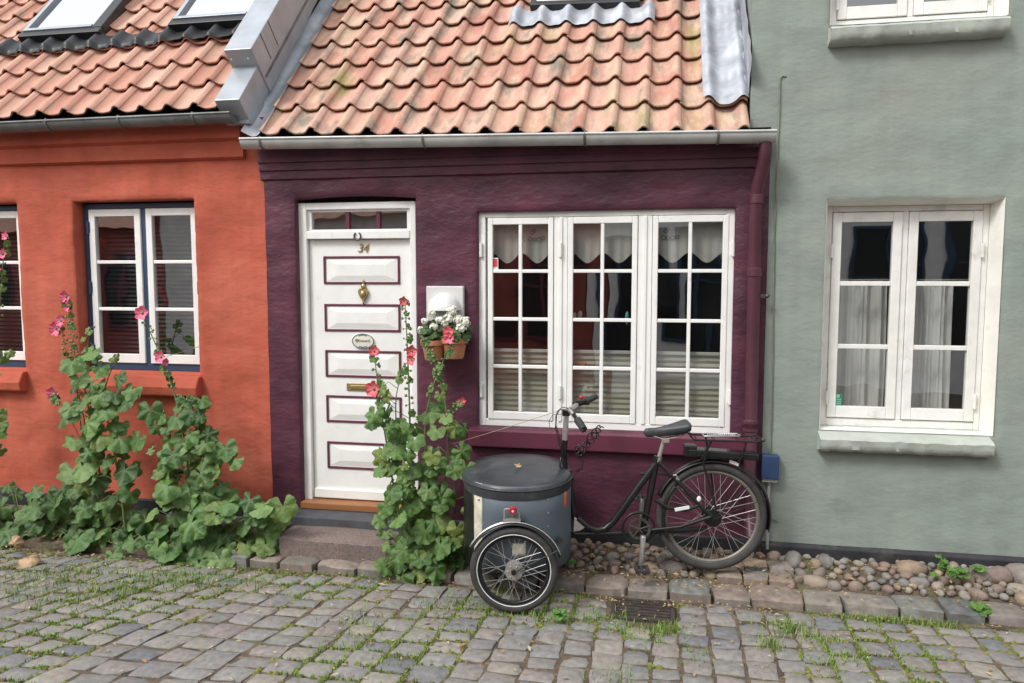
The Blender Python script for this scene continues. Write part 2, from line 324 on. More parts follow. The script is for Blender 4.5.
def thing(name, label, cat, loc, group=None):
    o = bpy.data.objects.new(name, None); COL.objects.link(o); o.location = loc; o.empty_display_size = .1
    o['label'] = label; o['category'] = cat
    if group: o['group'] = group
    return o
def tag(o, label, cat, group=None):
    o['label'] = label; o['category'] = cat
    if group: o['group'] = group
    return o
def structure(o, kind='structure', **k):
    o['kind'] = kind
    for a, b in k.items(): o[a] = b
    return o
def rnd(a, b): return random.uniform(a, b)
def nz(x, y, z): return noise.noise(Vector((x, y, z)))

# ------------------------------------------------------------------ ground, road, kerb, pavement
KF = -.60                                       # kerb front line
def gz(x, y):
    if y > -.44: return .062 + (y+.44)*.17
    return 0.0
mb = MB()
xs = [-60, -9] + [-9+.5*i for i in range(1, 37)] + [60]
ys = [-60, -9, -6, -4, -3, -2, -1.2, -.53, -.525, -.30, 0.02, .4, 60]
zs = [-.013]*8 + [.022, .062, .126, .126, .126]
def gfn(i, j): return Vector((xs[i], ys[j], zs[j]))
mb.add([gfn(i, j) for j in range(len(ys)) for i in range(len(xs))],
       [(j*len(xs)+i, j*len(xs)+i+1, (j+1)*len(xs)+i+1, (j+1)*len(xs)+i) for j in range(len(ys)-1) for i in range(len(xs)-1)])
structure(mb.build('ground', m_ground))

def stone(mb, cx, cy, ztop, hx, hy, rot, h=.05, n=5, tilt=(0, 0), dome=.006, corner=.055, warp=None):
    vs = []; ca, sa = math.cos(rot), math.sin(rot); sd_ = rnd(0, 99)
    cj = [(rnd(-.10, .10)*hx, rnd(-.10, .10)*hy) for _ in range(4)]
    us = [-1, -.82, 0, .82, 1] if n == 5 else [-1, -.9, -.55, 0, .55, .9, 1]
    n = len(us)
    for v in us:
        for u in us:
            e = max(abs(u), abs(v)); k = 1 - corner*(u*u*v*v)
            bl = [(1-u)*(1-v)/4, (1+u)*(1-v)/4, (1+u)*(1+v)/4, (1-u)*(1+v)/4]
            x = u*hx*k + sum(b*c[0] for b, c in zip(bl, cj)); y = v*hy*k + sum(b*c[1] for b, c in zip(bl, cj))
            z = ztop - dome*(e**5)*1.0 - .006*e*e + tilt[0]*x + tilt[1]*y + nz(x*14+sd_, y*14, sd_)*.006
            if e == 1: x += nz(x*22, y*22, sd_)*.013; y += nz(y*22, x*22, sd_+7)*.013
            q = (cx + x*ca - y*sa, cy + x*sa + y*ca, z); vs.append(q)
    fs = [(j*n+i, j*n+i+1, (j+1)*n+i+1, (j+1)*n+i) for j in range(n-1) for i in range(n-1)]
    loop = [i for i in range(n)] + [j*n+n-1 for j in range(1, n)] + [(n-1)*n+i for i in range(n-2, -1, -1)] + [j*n for j in range(n-2, 0, -1)]
    b0 = len(vs)
    for i in loop: vs.append((vs[i][0], vs[i][1], ztop-h))
    m = len(loop)
    fs += [(loop[k], b0+k, b0+(k+1) % m, loop[(k+1) % m]) for k in range(m)]
    if warp: vs = [warp(*q) for q in vs]
    mb.add(vs, fs)

JOINTS = []
DRX0, DRX1, DRY0, DRY1 = -.27, .10, -.905, -.625
def roadwarp(x, y, z):
    k = max(0., min(1., (-x-.2)/3.6)); k = k*k*(3-2*k)*.42
    return (x + k*(y+.6), y, z)
mb = MB(); x = -8.4
while x < 5.2:
    wx = rnd(.132, .174); cx = x + wx/2; y = -.60 + rnd(-.05, .0)
    while y > -5.4:
        ly = rnd(.110, .180); cy = y - ly/2
        wxp, wyp, _ = roadwarp(cx, cy, 0)
        if not (DRX0-.06 < wxp < DRX1+.06 and DRY0-.04 < wyp < DRY1+.04):
            stone(mb, cx, cy, rnd(-.004, .007), (wx-rnd(.006, .016))/2, (ly-rnd(.006, .018))/2, rnd(-.06, .06), tilt=(rnd(-.05, .05), rnd(-.05, .05)), warp=roadwarp, h=.06)
            for _ in range(7): JOINTS.append(roadwarp(cx + rnd(-.5, .5)*wx, y, 0)[:2]); JOINTS.append(roadwarp(x, cy + rnd(-.5, .5)*ly, 0)[:2])
        y -= ly
    x += wx
# a lengthwise course of slimmer setts filling round the grate
for cx, cy, hx, hy in ((-.36, -.70, .06, .055), (-.36, -.83, .06, .06), (.18, -.69, .055, .05), (.18, -.80, .055, .045), (.17, -.90, .06, .04)):
    stone(mb, cx, cy, .002, hx, hy, rnd(-.05, .05), h=.05)
structure(mb.build('road', m_sett, smooth=50))

mb = MB(); x = -2.95
while x < 5.2:
    L_ = rnd(.20, .31); kd = .118 if x > -.9 and x < .75 else .098
    yy = KF + .012 + kd - .012*math.sin(x*.9) + max(0, x-.3)*.03
    stone(mb, x+L_/2, yy + rnd(-.010, .010), .058 + rnd(-.008, .010), L_/2-rnd(.003, .008), kd, rnd(-.03, .03), h=.12, n=7, tilt=(rnd(-.03, .03), rnd(-.02, .08)), dome=.012, corner=.07)
    x += L_
structure(mb.build('kerb', m_kerb, smooth=50))

# rounded fieldstones and a few setts between kerb and walls
ico = bmesh.new(); bmesh.ops.create_icosphere(ico, subdivisions=2, radius=1); ico.verts.ensure_lookup_table()
IV = [v.co.copy() for v in ico.verts]; IF = [tuple(v.index for v in f.verts) for f in ico.faces]; ico.free()
mb = MB(); placed = []
def fieldstone(x, y, r, zz=None, el=None):
    rx = r*rnd(.95, 1.5); ry = r*rnd(.7, 1.0); rz = r*rnd(.75, 1.0) if el is None else el
    a = rnd(0, PI); sd_ = rnd(0, 50); z0 = gz(x, y) - rz*.58 + .006 if zz is None else zz; ca, sa = math.cos(a), math.sin(a)
    vs = []
    for d in IV:
        k = 1 + .22*noise.noise(d*1.1 + Vector((sd_, 0, 0))) + .06*noise.noise(d*3 + Vector((0, sd_, 0)))
        X, Y, Z = d.x*rx*k, d.y*ry*k, d.z*rz*k
        if Z > rz*.8: Z = rz*.8 + (Z-rz*.8)*.5
        vs.append((x + X*ca - Y*sa, y + X*sa + Y*ca, z0 + Z))
    mb.add(vs, IF)
tries = 0
while tries < 16000:
    tries += 1
    x = rnd(-.95, 4.2) if random.random() < .75 else rnd(-4.5, -.95); y = rnd(-.36, -.02); r = rnd(.020, .044) if random.random() < .75 else rnd(.044, .068)
    if .38 < x < .80 and y < -.05: continue
    if -2.7 < x < -1.75: continue
    if all((x-a)**2 + (y-b)**2 > ((r+c)*.97)**2 for a, b, c in placed):
        placed.append((x, y, r)); fieldstone(x, y, r)
for x, y, r, el in ((.855, -.10, .072, .065), (1.05, -.09, .055, .055), (1.56, -.10, .085, .05), (1.80, -.12, .055, .075), (1.95, -.10, .075, .055), (2.20, -.09, .105, .075), (2.06, -.12, .07, .06)):
    fieldstone(x, y, r, .12, el)
for cx, cy in ((.44, -.31), (.60, -.31), (.75, -.32), (.46, -.17), (.61, -.16), (.76, -.17)):
    stone(mb, cx, cy, gz(cx, cy)+.012, .073, .07, rnd(-.06, .06), h=.06)
structure(mb.build('pavement', m_field, smooth=60))

# ------------------------------------------------------------------ walls
def wall(name, m, parent, x0, x1, z0, z1, holes, depth=.14, step=.035, amp=.006, yb=0., back=.35, cut=None, arch=None):
    """rendered wall face at y=yb, lumpy, with rounded openings and plastered reveals"""
    bv = .012
    def lines(a, b, marks):
        n = max(1, int((b-a)/step)); L = [a + (b-a)*i/n for i in range(n+1)]
        ex = []
        for q in marks: ex += [q-bv, q, q+bv]
        L = [l for l in L if all(abs(l-e) > step*.45 for e in ex) or l in (a, b)]
        return sorted(set(L + [e for e in ex if a < e < b]))
    X = lines(x0, x1, [h[0] for h in holes] + [h[1] for h in holes] + ([cut[0]] if cut else []))
    Z = lines(z0, z1, [h[2] for h in holes] + [h[3] for h in holes] + ([cut[1]] if cut else []))
    nx, nzn = len(X), len(Z)
    def inside(x, z):
        if cut and x < cut[0] and z < cut[1]: return True
        return any(h[0] < x < h[1] and h[2] < z < h[3] for h in holes)
    vs = []; idx = {}; fs = []
    def vid(i, j):
        if (i, j) not in idx:
            x, z = X[i], Z[j]
            y = yb - amp*(nz(x*2.1, 3.3+yb, z*3.6) + .6*nz(x*5, 9.1, z*9) + .34*nz(x*14, 2, z*20))
            for h in holes:
                if (abs(x-h[0]) < 1e-6 or abs(x-h[1]) < 1e-6) and h[2]-1e-6 <= z <= h[3]+1e-6 or (abs(z-h[2]) < 1e-6 or abs(z-h[3]) < 1e-6) and h[0]-1e-6 <= x <= h[1]+1e-6:
                    y += .009
            if arch:
                for (h, hh) in arch:
                    if h[0]-.05 < x < h[1]+.05 and z >= h[3]-1e-6:
                        u = (x-(h[0]+h[1])/2)/((h[1]-h[0])/2+.05); z += hh*(1-u*u)*max(0, 1-(z-h[3])/.3)
            idx[(i, j)] = len(vs); vs.append((x, y, z))
        return idx[(i, j)]
    occ = {}
    for j in range(nzn-1):
        for i in range(nx-1):
            occ[(i, j)] = not inside((X[i]+X[i+1])/2, (Z[j]+Z[j+1])/2)
            if occ[(i, j)]: fs.append((vid(i, j), vid(i+1, j), vid(i+1, j+1), vid(i, j+1)))
    bk = {}
    def bvid(i, j, d):
        if (i, j) not in bk:
            v = vs[vid(i, j)]; bk[(i, j)] = len(vs); vs.append((v[0], yb+d, v[2]))
        return bk[(i, j)]
    for (i, j), o in list(occ.items()):
        if not o: continue
        for (di, dj, a, b) in ((-1, 0, (i, j+1), (i, j)), (1, 0, (i+1, j), (i+1, j+1)), (0, -1, (i, j), (i+1, j)), (0, 1, (i+1, j+1), (i, j+1))):
            if not occ.get((i+di, j+dj), False):
                outer = not (0 <= i+di < nx-1 and 0 <= j+dj < nzn-1)
                d = back if outer else depth
                fs.append((vid(*a), bvid(*a, d), bvid(*b, d), vid(*b)))
    mb = MB(); mb.add(vs, fs)
    return mb.build(name, m, parent, smooth=55)

# ------------------------------------------------------------------ generic casement window as part of a house
def rectframe(mb, x0, x1, z0, z1, y0, y1, wl, wr, wb, wt):
    mb.box(x0, x0+wl, y0, y1, z0, z1); mb.box(x1-wr, x1, y0, y1, z0, z1)
    mb.box(x0+wl, x1-wr, y0+.0015, y1, z0, z0+wb); mb.box(x0+wl, x1-wr, y0+.0015, y1, z1-wt, z1)
def sash(win, x0, x1, z0, z1, y, nc, nr, m, st=.05, mu=.022, sb=.06, tt=.05, glass=None, mtop=None):
    mb = MB(); rectframe(mb, x0, x1, z0, z1, y, y+.04, st, st, sb, tt)
    gx0, gx1, gz0, gz1 = x0+st, x1-st, z0+sb, z1-tt
    pw = (gx1-gx0-mu*(nc-1))/nc; ph = (gz1-gz0-mu*(nr-1))/nr
    for i in range(1, nc):
        a = gx0 + i*pw + (i-1)*mu; mb.box(a, a+mu, y+.004, y+.036, gz0, gz1)
    for j in range(1, nr):
        a = gz0 + j*ph + (j-1)*mu
        for i in range(nc):
            c = gx0 + i*(pw+mu); mb.box(c, c+pw, y+.0055, y+.035, a, a+mu)
    s_ = mb.build('sash', m, win, bevel=.004)
    g = MB()
    for i in range(nc):
        for j in range(nr):
            a = gx0 + i*(pw+mu); b = gz0 + j*(ph+mu); t1, t2 = rnd(-.0022, .0022), rnd(-.0022, .0022)
            q = [(a-.004, b-.004), (a+pw+.004, b-.004), (a+pw+.004, b+ph+.004), (a-.004, b+ph+.004)]
            g.add([(xx, y+.022 + t1*(1 if k in (1, 2) else -1) + t2*(1 if k > 1 else -1), zz) for k, (xx, zz) in enumerate(q)], [(0, 1, 2, 3)])
    g.build('pane', glass or m_glass, win, recalc=False)
    return gx0, gx1, gz0, gz1, pw, ph
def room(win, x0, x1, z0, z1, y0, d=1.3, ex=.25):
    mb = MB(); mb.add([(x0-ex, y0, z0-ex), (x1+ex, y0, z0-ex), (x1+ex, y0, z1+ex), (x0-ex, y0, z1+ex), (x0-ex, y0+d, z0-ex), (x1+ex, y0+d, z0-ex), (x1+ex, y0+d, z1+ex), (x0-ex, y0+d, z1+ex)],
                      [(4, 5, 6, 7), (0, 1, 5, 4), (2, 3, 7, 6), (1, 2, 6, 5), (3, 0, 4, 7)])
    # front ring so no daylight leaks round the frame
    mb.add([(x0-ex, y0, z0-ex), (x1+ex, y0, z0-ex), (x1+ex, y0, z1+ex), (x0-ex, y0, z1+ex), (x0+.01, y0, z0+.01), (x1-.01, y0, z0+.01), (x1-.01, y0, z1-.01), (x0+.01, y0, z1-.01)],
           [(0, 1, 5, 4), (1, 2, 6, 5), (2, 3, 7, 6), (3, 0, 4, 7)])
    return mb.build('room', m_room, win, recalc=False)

# ------------------------------------------------------------------ roofs
def tile_roof(name, m, parent, x0, ncol, ye, ze, ang, nrow, pitch=.21, rl=.30, amp=.024, skip=None, jit=1.0, sag=0.):
    ca, sa = math.cos(R(ang)), math.sin(R(ang)); mb = MB()
    S = Vector((0, ca, sa)); N_ = Vector((0, -sa, ca)); O = Vector((x0, ye, ze))
    us = [.09, .14, .20, .30, .42, .54, .66, .76, .85, .93, 1.0, 1.06, 1.115, 1.15, 1.158]
    def h(u):
        c = math.cos(2*PI*u)
        e = -.009 if u < .12 else (.007*min(1, (u-.76)/.2) if u > .76 else 0)
        if u > 1.155: e = -.010
        return amp*(c + .30*math.cos(4*PI*u) - .16*math.sin(2*PI*u)) + e + amp
    for r in range(nrow):
        for c in range(ncol):
            if skip and skip(c, r): continue
            js, jn, jr = rnd(-.006, .006)*jit, rnd(-.002, .003)*jit, rnd(-.010, .010)*jit
            vs = []; ss = [0, .004, .12, .24, rl+.06]
            for k, s_ in enumerate(ss):
                for u in us:
                    n = h(u) + .034*(1 - s_/rl) + jn + (-.004 if k == 0 else 0)
                    t = u*pitch + jr*s_; vs.append(O + Vector((1, 0, -sag))*(c*pitch + t) + S*(r*rl + s_ + js) + N_*n)
            nu = len(us); fs = [(k*nu+i, k*nu+i+1, (k+1)*nu+i+1, (k+1)*nu+i) for k in range(len(ss)-1) for i in range(nu-1)]
            b0 = len(vs)
            for i, u in enumerate(us): vs.append(vs[i] - N_*.011 + S*.002)
            for i in range(nu): vs.append(vs[b0+i] + S*.10)
            fs += [(b0+i, b0+i+1, i+1, i) for i in range(nu-1)] + [(b0+nu+i, b0+nu+i+1, b0+i+1, b0+i) for i in range(nu-1)]
            o0 = len(vs)
            fs.append((0, nu, b0))                       # closes the rolled left lip
            mb.add(vs, fs)
    return mb.build(name, m, parent, smooth=40, recalc=False)
def tile_n(x, s_, x0, pitch, rl, amp):
    u = ((x-x0)/pitch) % 1.0; c = math.cos(2*PI*u)
    q = (s_/rl) % 1.0; st = (1-q) if q < .8 else (1-q) + (q-.8)/.2*q*(q-.8)/.2
    return amp*(c + .30*math.cos(4*PI*u) - .16*math.sin(2*PI*u)) + amp + .034*st + .008
def slope(ye, ze, ang, sag=0., xr=0.):
    ca, sa = math.cos(R(ang)), math.sin(R(ang))
    return lambda x, s_, n: Vector((x, ye + s_*ca - n*sa, ze + s_*sa + n*ca - sag*(x-xr)))
def onroof(px, py, ye, ze, ang, n=0.):
    t = math.tan(R(ang)); d = ray(px, py); sh = n/math.cos(R(ang))
    s_ = (ze + sh + t*(-D-ye) - CH)/(d.z - t*d.y); p = CAMP + d*s_
    return p.x, (p.y - ye)/math.cos(R(ang)) + n*math.tan(R(ang))
def slab(mb, f, x0, x1, s0, s1, n0, n1):
    q = [f(x, s_, n) for n in (n0, n1) for s_ in (s0, s1) for x in (x0, x1)]
    mb.add(q, [(0, 1, 3, 2), (4, 6, 7, 5), (0, 4, 5, 1), (2, 3, 7, 6), (0, 2, 6, 4), (1, 5, 7, 3)])
def gutter(parent, x0, x1, yc, za, zb, r, m, brs):
    mb = MB(); n = 14
    def pt(x, k, rr):
        a = PI + PI*k/n; t = (x-x0)/(x1-x0); return Vector((x, yc + rr*math.cos(a), za + (zb-za)*t + rr*math.sin(a)))
    xs_ = [x0 + (x1-x0)*i/30 for i in range(31)]; vs = []; fs = []
    for x in xs_:
        for k in range(n+1): vs.append(pt(x, k, r))
        for k in range(n+1): vs.append(pt(x, k, r-.004))
    w_ = 2*(n+1)
    for i in range(30):
        for k in range(n):
            fs.append((i*w_+k, i*w_+k+1, (i+1)*w_+k+1, (i+1)*w_+k)); fs.append((i*w_+n+1+k, (i+1)*w_+n+1+k, (i+1)*w_+n+2+k, i*w_+n+2+k))
    mb.add(vs, fs)
    for x in (x0, x1):
        mb.add([pt(x, k, r-.001) for k in range(n+1)], [tuple(range(n+1))])
    mb.tube([(x, yc-r+.002, za + (zb-za)*(x-x0)/(x1-x0) + .002) for x in xs_], .009, 8)
    g = mb.build('gutter', m, parent, smooth=50)
    for bx in brs:
        b = MB(); b.tube([pt(bx, k, r+.004) for k in range(n+1)] + [pt(bx, n, r+.004) + Vector((0, .02, .02))], .009, 6, flat=.4); b.tube([pt(bx, 0, r+.003), pt(bx, 0, r+.003) + Vector((0, .006, .014)), pt(bx, 0, r) + Vector((0, .03, .012))], .006, 6)
        b.build('bracket', m_zincdark, g, smooth=60)
    return g

# ================================================================== PURPLE HOUSE
PXL, PXR = -2.852, .655
pur = thing('terraced_house', 'small plum purple terraced house with a white panelled door and a wide white window', 'house', (-1.1, 0, .14))
DX0, DX1 = PX(298.5, 350), PX(417, 350)
DZ0, DZ1 = .25, PZ(358, 199.5)
WX0, WX1, WZ0, WZ1 = -1.262, .452, .905, 2.395
PW = wall('wall', m_plum, pur, PXL, PXR, .02, 2.87, [(DX0, DX1, DZ0, DZ1), (WX0, WX1, WZ0, WZ1)], depth=.16, amp=.009, arch=[((DX0, DX1, DZ0, DZ1), .028)])
# cornice mouldings beneath the eave
mb = MB(); zt = 2.868
mb.extr([(.02, zt), (-.055, zt), (-.055, zt-.10), (-.038, zt-.108), (-.038, zt-.155), (-.022, zt-.163), (-.022, zt-.215), (.02, zt-.235)], PXL-.02, PXR-.002)
mb.build('cornice', m_plum, pur, smooth=30)
mb = MB(); mb.extr([(.01, .0), (-.018, .0), (-.018, .205), (-.006, .215), (.01, .215)], -1.69, PXR-.004); mb.extr([(.01, .0), (-.018, .0), (-.018, .205), (-.006, .215), (.01, .215)], PXL+.004, DX0-.03)
mb.build('plinth', m_black_plinth, pur)
# front door -------------------------------------------------------
yd = .085
door = None
jl, jr_ = .068, .034
mb = MB()
dz_tr0, dz_tr1 = PZ(358, 239, yd), PZ(358, 231, yd)        # transom rail
dx0, dx1 = PX(300.5, 350, .05), PX(417, 350, .05)
fz1 = PZ(358, 202, .05)
mb.box(dx0, dx0+jl, .05, .15, DZ0+.03, fz1); mb.box(dx1-jr_-.01, dx1, .05, .15, DZ0+.03, fz1)
mb.box(dx0+jl, dx1-jr_-.01, .053, .15, fz1-.05, fz1); mb.box(dx0+jl, dx1-jr_-.01, .045, .15, dz_tr0, dz_tr1)
door = mb.build('door', m_white, pur, bevel=.005); door['label'] = 'white panelled front door with transom light'
lx0, lx1 = dx0+jl+.004, dx1-jr_-.014
lz0, lz1 = DZ0+.045, dz_tr0-.004
mb = MB(); mb.box(lx0, lx1, yd, yd+.045, lz0, lz1)
leafd = mb.build('door_leaf', m_white, door, bevel=.003)
mx0, mx1 = PX(325.5, 350, yd), PX(401, 350, yd)
for (a, b) in ((256, 284), (304, 331.5), (350.5, 377.5), (396, 423), (442.5, 469.5)):
    z1, z0 = PZ(363, a, yd), PZ(363, b, yd)
    t = .016; m1 = MB()
    rectframe(m1, mx0, mx1, z0, z1, yd-.010, yd+.002, t, t, t, t); m1.build('moulding', m_plum_t, door, bevel=.003)
    m2 = MB(); X0, X1, Z0, Z1 = mx0+t, mx1-t, z0+t, z1-t; bx, bz = .085, .045
    m2.add([(X0, yd+.001, Z0), (X1, yd+.001, Z0), (X1, yd+.001, Z1), (X0, yd+.001, Z1), (X0+bx, yd-.009, Z0+bz), (X1-bx, yd-.009, Z0+bz), (X1-bx, yd-.009, Z1-bz), (X0+bx, yd-.009, Z1-bz)],
           [(4, 5, 6, 7), (0, 1, 5, 4), (1, 2, 6, 5), (2, 3, 7, 6), (3, 0, 4, 7)]); m2.build('door_panel', m_white, door)
m1 = MB(); m1.box(lx0+.005, lx1-.005, yd-.018, yd+.01, lz0+.004, lz0+.075); m1.build('weather_board', m_white, door, bevel=.006)
m1 = MB(); m1.box(dx0+.012, dx1-.004, -.035, .14, DZ0-.01, DZ0+.040); m1.build('door_sill', m_wood, door, bevel=.006)
# transom light: three panes between plum bars
tz0, tz1 = dz_tr1, fz1-.05
m1 = MB(); m1.box(lx0-.003, lx1+.003, .095, .12, tz0-.003, tz1+.003)
m1 = MB(); fw = .03; rectframe(m1, lx0-.004, lx1+.004, tz0, tz1, .075, .12, fw, fw, .012, .016)
m1.build('transom_frame', m_white, door, bevel=.003)
for px in (347.5, 378):
    m1 = MB(); xx = PX(px, 220, .08); m1.box(xx-.013, xx+.013, .08, .11, tz0+.012, tz1-.016); m1.build('transom_bar', m_plum_t, door)
m1 = MB(); m1.add([(lx0+.02, .098, tz0+.008), (lx1-.02, .098, tz0+.008), (lx1-.02, .100, tz1-.01), (lx0+.02, .100, tz1-.01)], [(0, 1, 2, 3)]); m1.build('pane', m_glass, door, recalc=False)
room(door, dx0, dx1, tz0-.2, tz1+.05, .155, .9)
# brass knocker
kx, kz = PX(364, 294, yd), PZ(364, 294, yd)
m1 = MB(); m1.ball((kx, yd-.012, kz+.055), (.018, .014, .022), 12, 8); m1.ball((kx, yd-.010, kz+.085), (.009, .010, .02), 10, 6)
hp = [(0, -.055), (.018, -.03), (.034, .0), (.038, .022), (.028, .038), (.012, .04), (0, .032)]
hp = hp + [(-a, b) for a, b in hp[-2:0:-1]]
m1.extry([(kx+a, kz+b) for a, b in hp], yd-.022, yd+.002); m1.ball((kx, yd-.022, kz-.002), (.020, .014, .028), 12, 8); m1.ball((kx, yd-.014, kz-.062), (.008, .01, .012), 10, 6)
m1.build('knocker', m_brass, door, smooth=50)
# letter plate, name plate, horseshoe, house number
z0, z1 = PZ(366, 391, yd), PZ(366, 383.5, yd); xa, xb = PX(347, 387, yd), PX(386, 387, yd)
m1 = MB(); m1.box(xa, xb, yd-.008, yd+.002, z0, z1); m1.box(xa+.03, xb-.03, yd-.013, yd-.007, z0+.014, z1-.014)
for q in (xa+.014, xb-.014): m1.ball((q, yd-.009, (z0+z1)/2), .006, 8, 5)
m1.build('letter_plate', m_brass, door, bevel=.003)
cx_, cz_ = PX(363.5, 341, yd), PZ(363.5, 341, yd); rx_, rz_ = .088, .057
m1 = MB(); m1.add([(cx_ + math.cos(2*PI*k/32)*rx_*q, yd-e, cz_ + math.sin(2*PI*k/32)*rz_*q) for q, e in ((1, 0.0), (.97, .010), (.80, .012)) for k in range(32)],
                  [(a*32+k, a*32+(k+1) % 32, (a+1)*32+(k+1) % 32, (a+1)*32+k) for a in range(2) for k in range(32)] + [tuple(64+k for k in range(32))])
npl = m1.build('name_plate', m_enamel, door, smooth=30)
m1 = MB(); m1.tube([(cx_ + math.cos(2*PI*k/40)*rx_*.93, yd-.012, cz_ + math.sin(2*PI*k/40)*rz_*.92) for k in range(40)], .0032, 6, True)
for sg in (1, -1):
    for k in range(5): m1.ball((cx_ + (k-2)*.013, yd-.012, cz_ + sg*(rz_*.80 - abs(k-2)*.003)), (.007, .003, .005), 8, 5)
m1.build('plate_border', mat('blue_glaze', (.08, .13, .22), .4, var=.1), npl, smooth=60)
# handwriting on the plate, illegible at this size in the photograph
m1 = MB(); pts = []
for k in range(90):
    t = k/89; tall = .013 if k < 26 else .006 + .005*(1 if k > 80 else 0)
    pts.append((cx_ - .058 + .116*t + .004*math.sin(t*62), yd-.0135, cz_ + .002 + tall*math.sin(t*58 + 1.2*math.sin(t*11))))
m1.tube(pts, .0016, 5); m1.build('lettering', m_ink, npl)
hx_, hz_ = PX(357.4, 235.5, .04), PZ(357.4, 235.5, .04)
m1 = MB(); m1.tube([(hx_ + .025*math.sin(q), .038, hz_ - .006 - .028*math.cos(q)) for q in [R(-148 + 296*k/20) for k in range(21)]], .0055, 8, flat=.8); m1.build('horseshoe', m_iron, door, smooth=60)
def text_mesh(body, size, cx, y, cz, m, parent, name, extr=.004, rot=0):
    cu = bpy.data.curves.new(name, 'FONT'); cu.body = body; cu.size = size; cu.extrude = extr; cu.align_x = 'CENTER'; cu.align_y = 'CENTER'; cu.shear = .25
    to = bpy.data.objects.new(name, cu); COL.objects.link(to); dg = bpy.context.evaluated_depsgraph_get()
    me = bpy.data.meshes.new_from_object(to.evaluated_get(dg)); bpy.data.objects.remove(to)
    vs = [Vector((cx, y, cz)) + Matrix.Rotation(R(rot), 3, 'Y') @ Vector((v.co.x, -v.co.z, v.co.y)) for v in me.vertices]
    m1 = MB(); m1.add(vs, [tuple(p.vertices) for p in me.polygons]); return m1.build(name, m, parent)
text_mesh('34', .085, PX(363, 248, yd), yd-.004, PZ(363, 248.5, yd), m_brass, door, 'house_number')
# stone slab beneath the threshold
m1 = MB(); m1.box(DX0-.06, DX1-.02, -.20, .12, .02, DZ0-.012); m1.build('threshold_slab', m_slab, pur, bevel=.01)
# wide window ------------------------------------------------------
yw = .035
m1 = MB(); rectframe(m1, WX0-.002, WX1+.002, WZ0-.002, WZ1+.002, yw, yw+.09, .048, .05, .05, .038)
posts = []
xg = lambda px, y=yw: PX(px, 325, y)
s1 = (xg(487.5), xg(553.5)); s2 = (xg(567), xg(637)); s3 = (xg(651), xg(727))
for a, b in ((s1[1], s2[0]), (s2[1], s3[0])): m1.box(a, b, yw+.0025, yw+.088, WZ0+.047, WZ1-.037)
win = m1.build('window', m_white, pur, bevel=.004)
sz0, sz1 = WZ0+.047, WZ1-.040
for (a, b) in (s1, s2, s3):
    sash(win, a+.003, b-.003, sz0, sz1, yw-.006, 2, 4, m_white, st=.036, mu=.024, sb=.055, tt=.045)
# joint cover strips, hinges
for a, b in ((s1[1], s2[0]), (s2[1], s3[0])):
    m2 = MB(); c = (a+b)/2; m2.box(c-.012, c+.012, yw-.007, yw+.01, sz0, sz1); m2.build('cover_strip', m_white, win, bevel=.003)
for px, pys in ((481.5, (250, 390)), (560.5, (250, 392)), (731.5, (249, 397))):
    for py in pys:
        hx = xg(px); hz = PZ(px, py, yw); m2 = MB(); m2.tube([(hx, yw-.012, hz-.048), (hx, yw-.012, hz+.048)], .011, 10); m2.box(hx-.016, hx+.016, yw-.006, yw+.004, hz-.042, hz+.042); m2.build('hinge', m_white_old, win)
m2 = MB(); m2.extr([(.10, WZ0+.004), (-.055, WZ0-.02), (-.055, WZ0-.135), (-.02, WZ0-.15), (-.002, WZ0-.15), (.02, WZ0-.04), (.10, WZ0-.04)], PX(470, 430), PX(742, 440)+.02); m2.build('sill', m_plum_t, win, bevel=.006)
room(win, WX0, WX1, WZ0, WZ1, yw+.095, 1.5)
# scalloped valances and pleated blinds behind each casement
for (a, b) in (s1, s2, s3):
    zt_, zm = WZ1-.02, PZ(600, 258, .1)
    n = 48
    def vf(u, v, a=a, b=b):
        x = a + .02 + (b-a-.04)*u; zb = zm + .034*math.cos(4*PI*u) * (1 if True else 0); fold = .006*math.sin(u*40)
        return Vector((x, .115 + fold*(v), zt_ + (zb-zt_)*v))
    m2 = MB(); m2.grid(vf, n, 8); m2.build('valance', m_curtain, win, smooth=180, recalc=False)
    zb0, zb1 = WZ0+.03, PZ(600, 353.5, .1)
    m2 = MB(); npl_ = 26
    def bf(u, v, a=a, b=b):
        k = round(v*npl_); return Vector((a + .012 + (b-a-.024)*u, .10 + (.011 if k % 2 else 0), zb0 + (zb1-zb0)*v))
    m2.grid(bf, 2, npl_); m2.build('blind', m_blind, win, recalc=False)
    m2 = MB(); m2.box(a+.01, b-.01, .092, .118, zb1, zb1+.022); m2.build('blind_rail', m_curtain, win, bevel=.003)
# embroidery on two valances, sticker, ornaments on the glazing bars
for px in (510+21, 660): pass
for x_c in (PX(537, 238, .1), PX(671, 238, .1)):
    m2 = MB()
    for dx, dz, r in ((-.05, -.015, .014), (-.02, -.02, .012), (.01, -.018, .014), (.04, -.012, .012), (-.035, .03, .013), (-.02, .04, .01)):
        m2.ring(Vector((x_c+dx, .107, PZ(600, 236, .1)+dz)), Vector((1, 0, 0)), Vector((0, 0, 1)), r, .0022, 12, 5)
    m2.build('embroidery', m_ink, win)
sx, szz = PX(494.5, 263.5, yw), PZ(494.5, 263.5, yw)
m2 = MB(); m2.box(sx-.026, sx+.024, yw+.012, yw+.0145, szz-.042, szz+.040); st_ = m2.build('sticker', m_plastic_w, win)
m2 = MB(); m2.box(sx-.021, sx+.018, yw+.0105, yw+.0118, szz-.022, szz+.032); st2 = m2.build('sticker_print', m_stick_red, st_)
m2 = MB(); m2.ball((PX(627, 318, .16), .16, PZ(627, 318, .16)), (.014, .014, .045), 10, 8, .3); m2.build('ornament', m_teal, win, smooth=180)
m2 = MB()
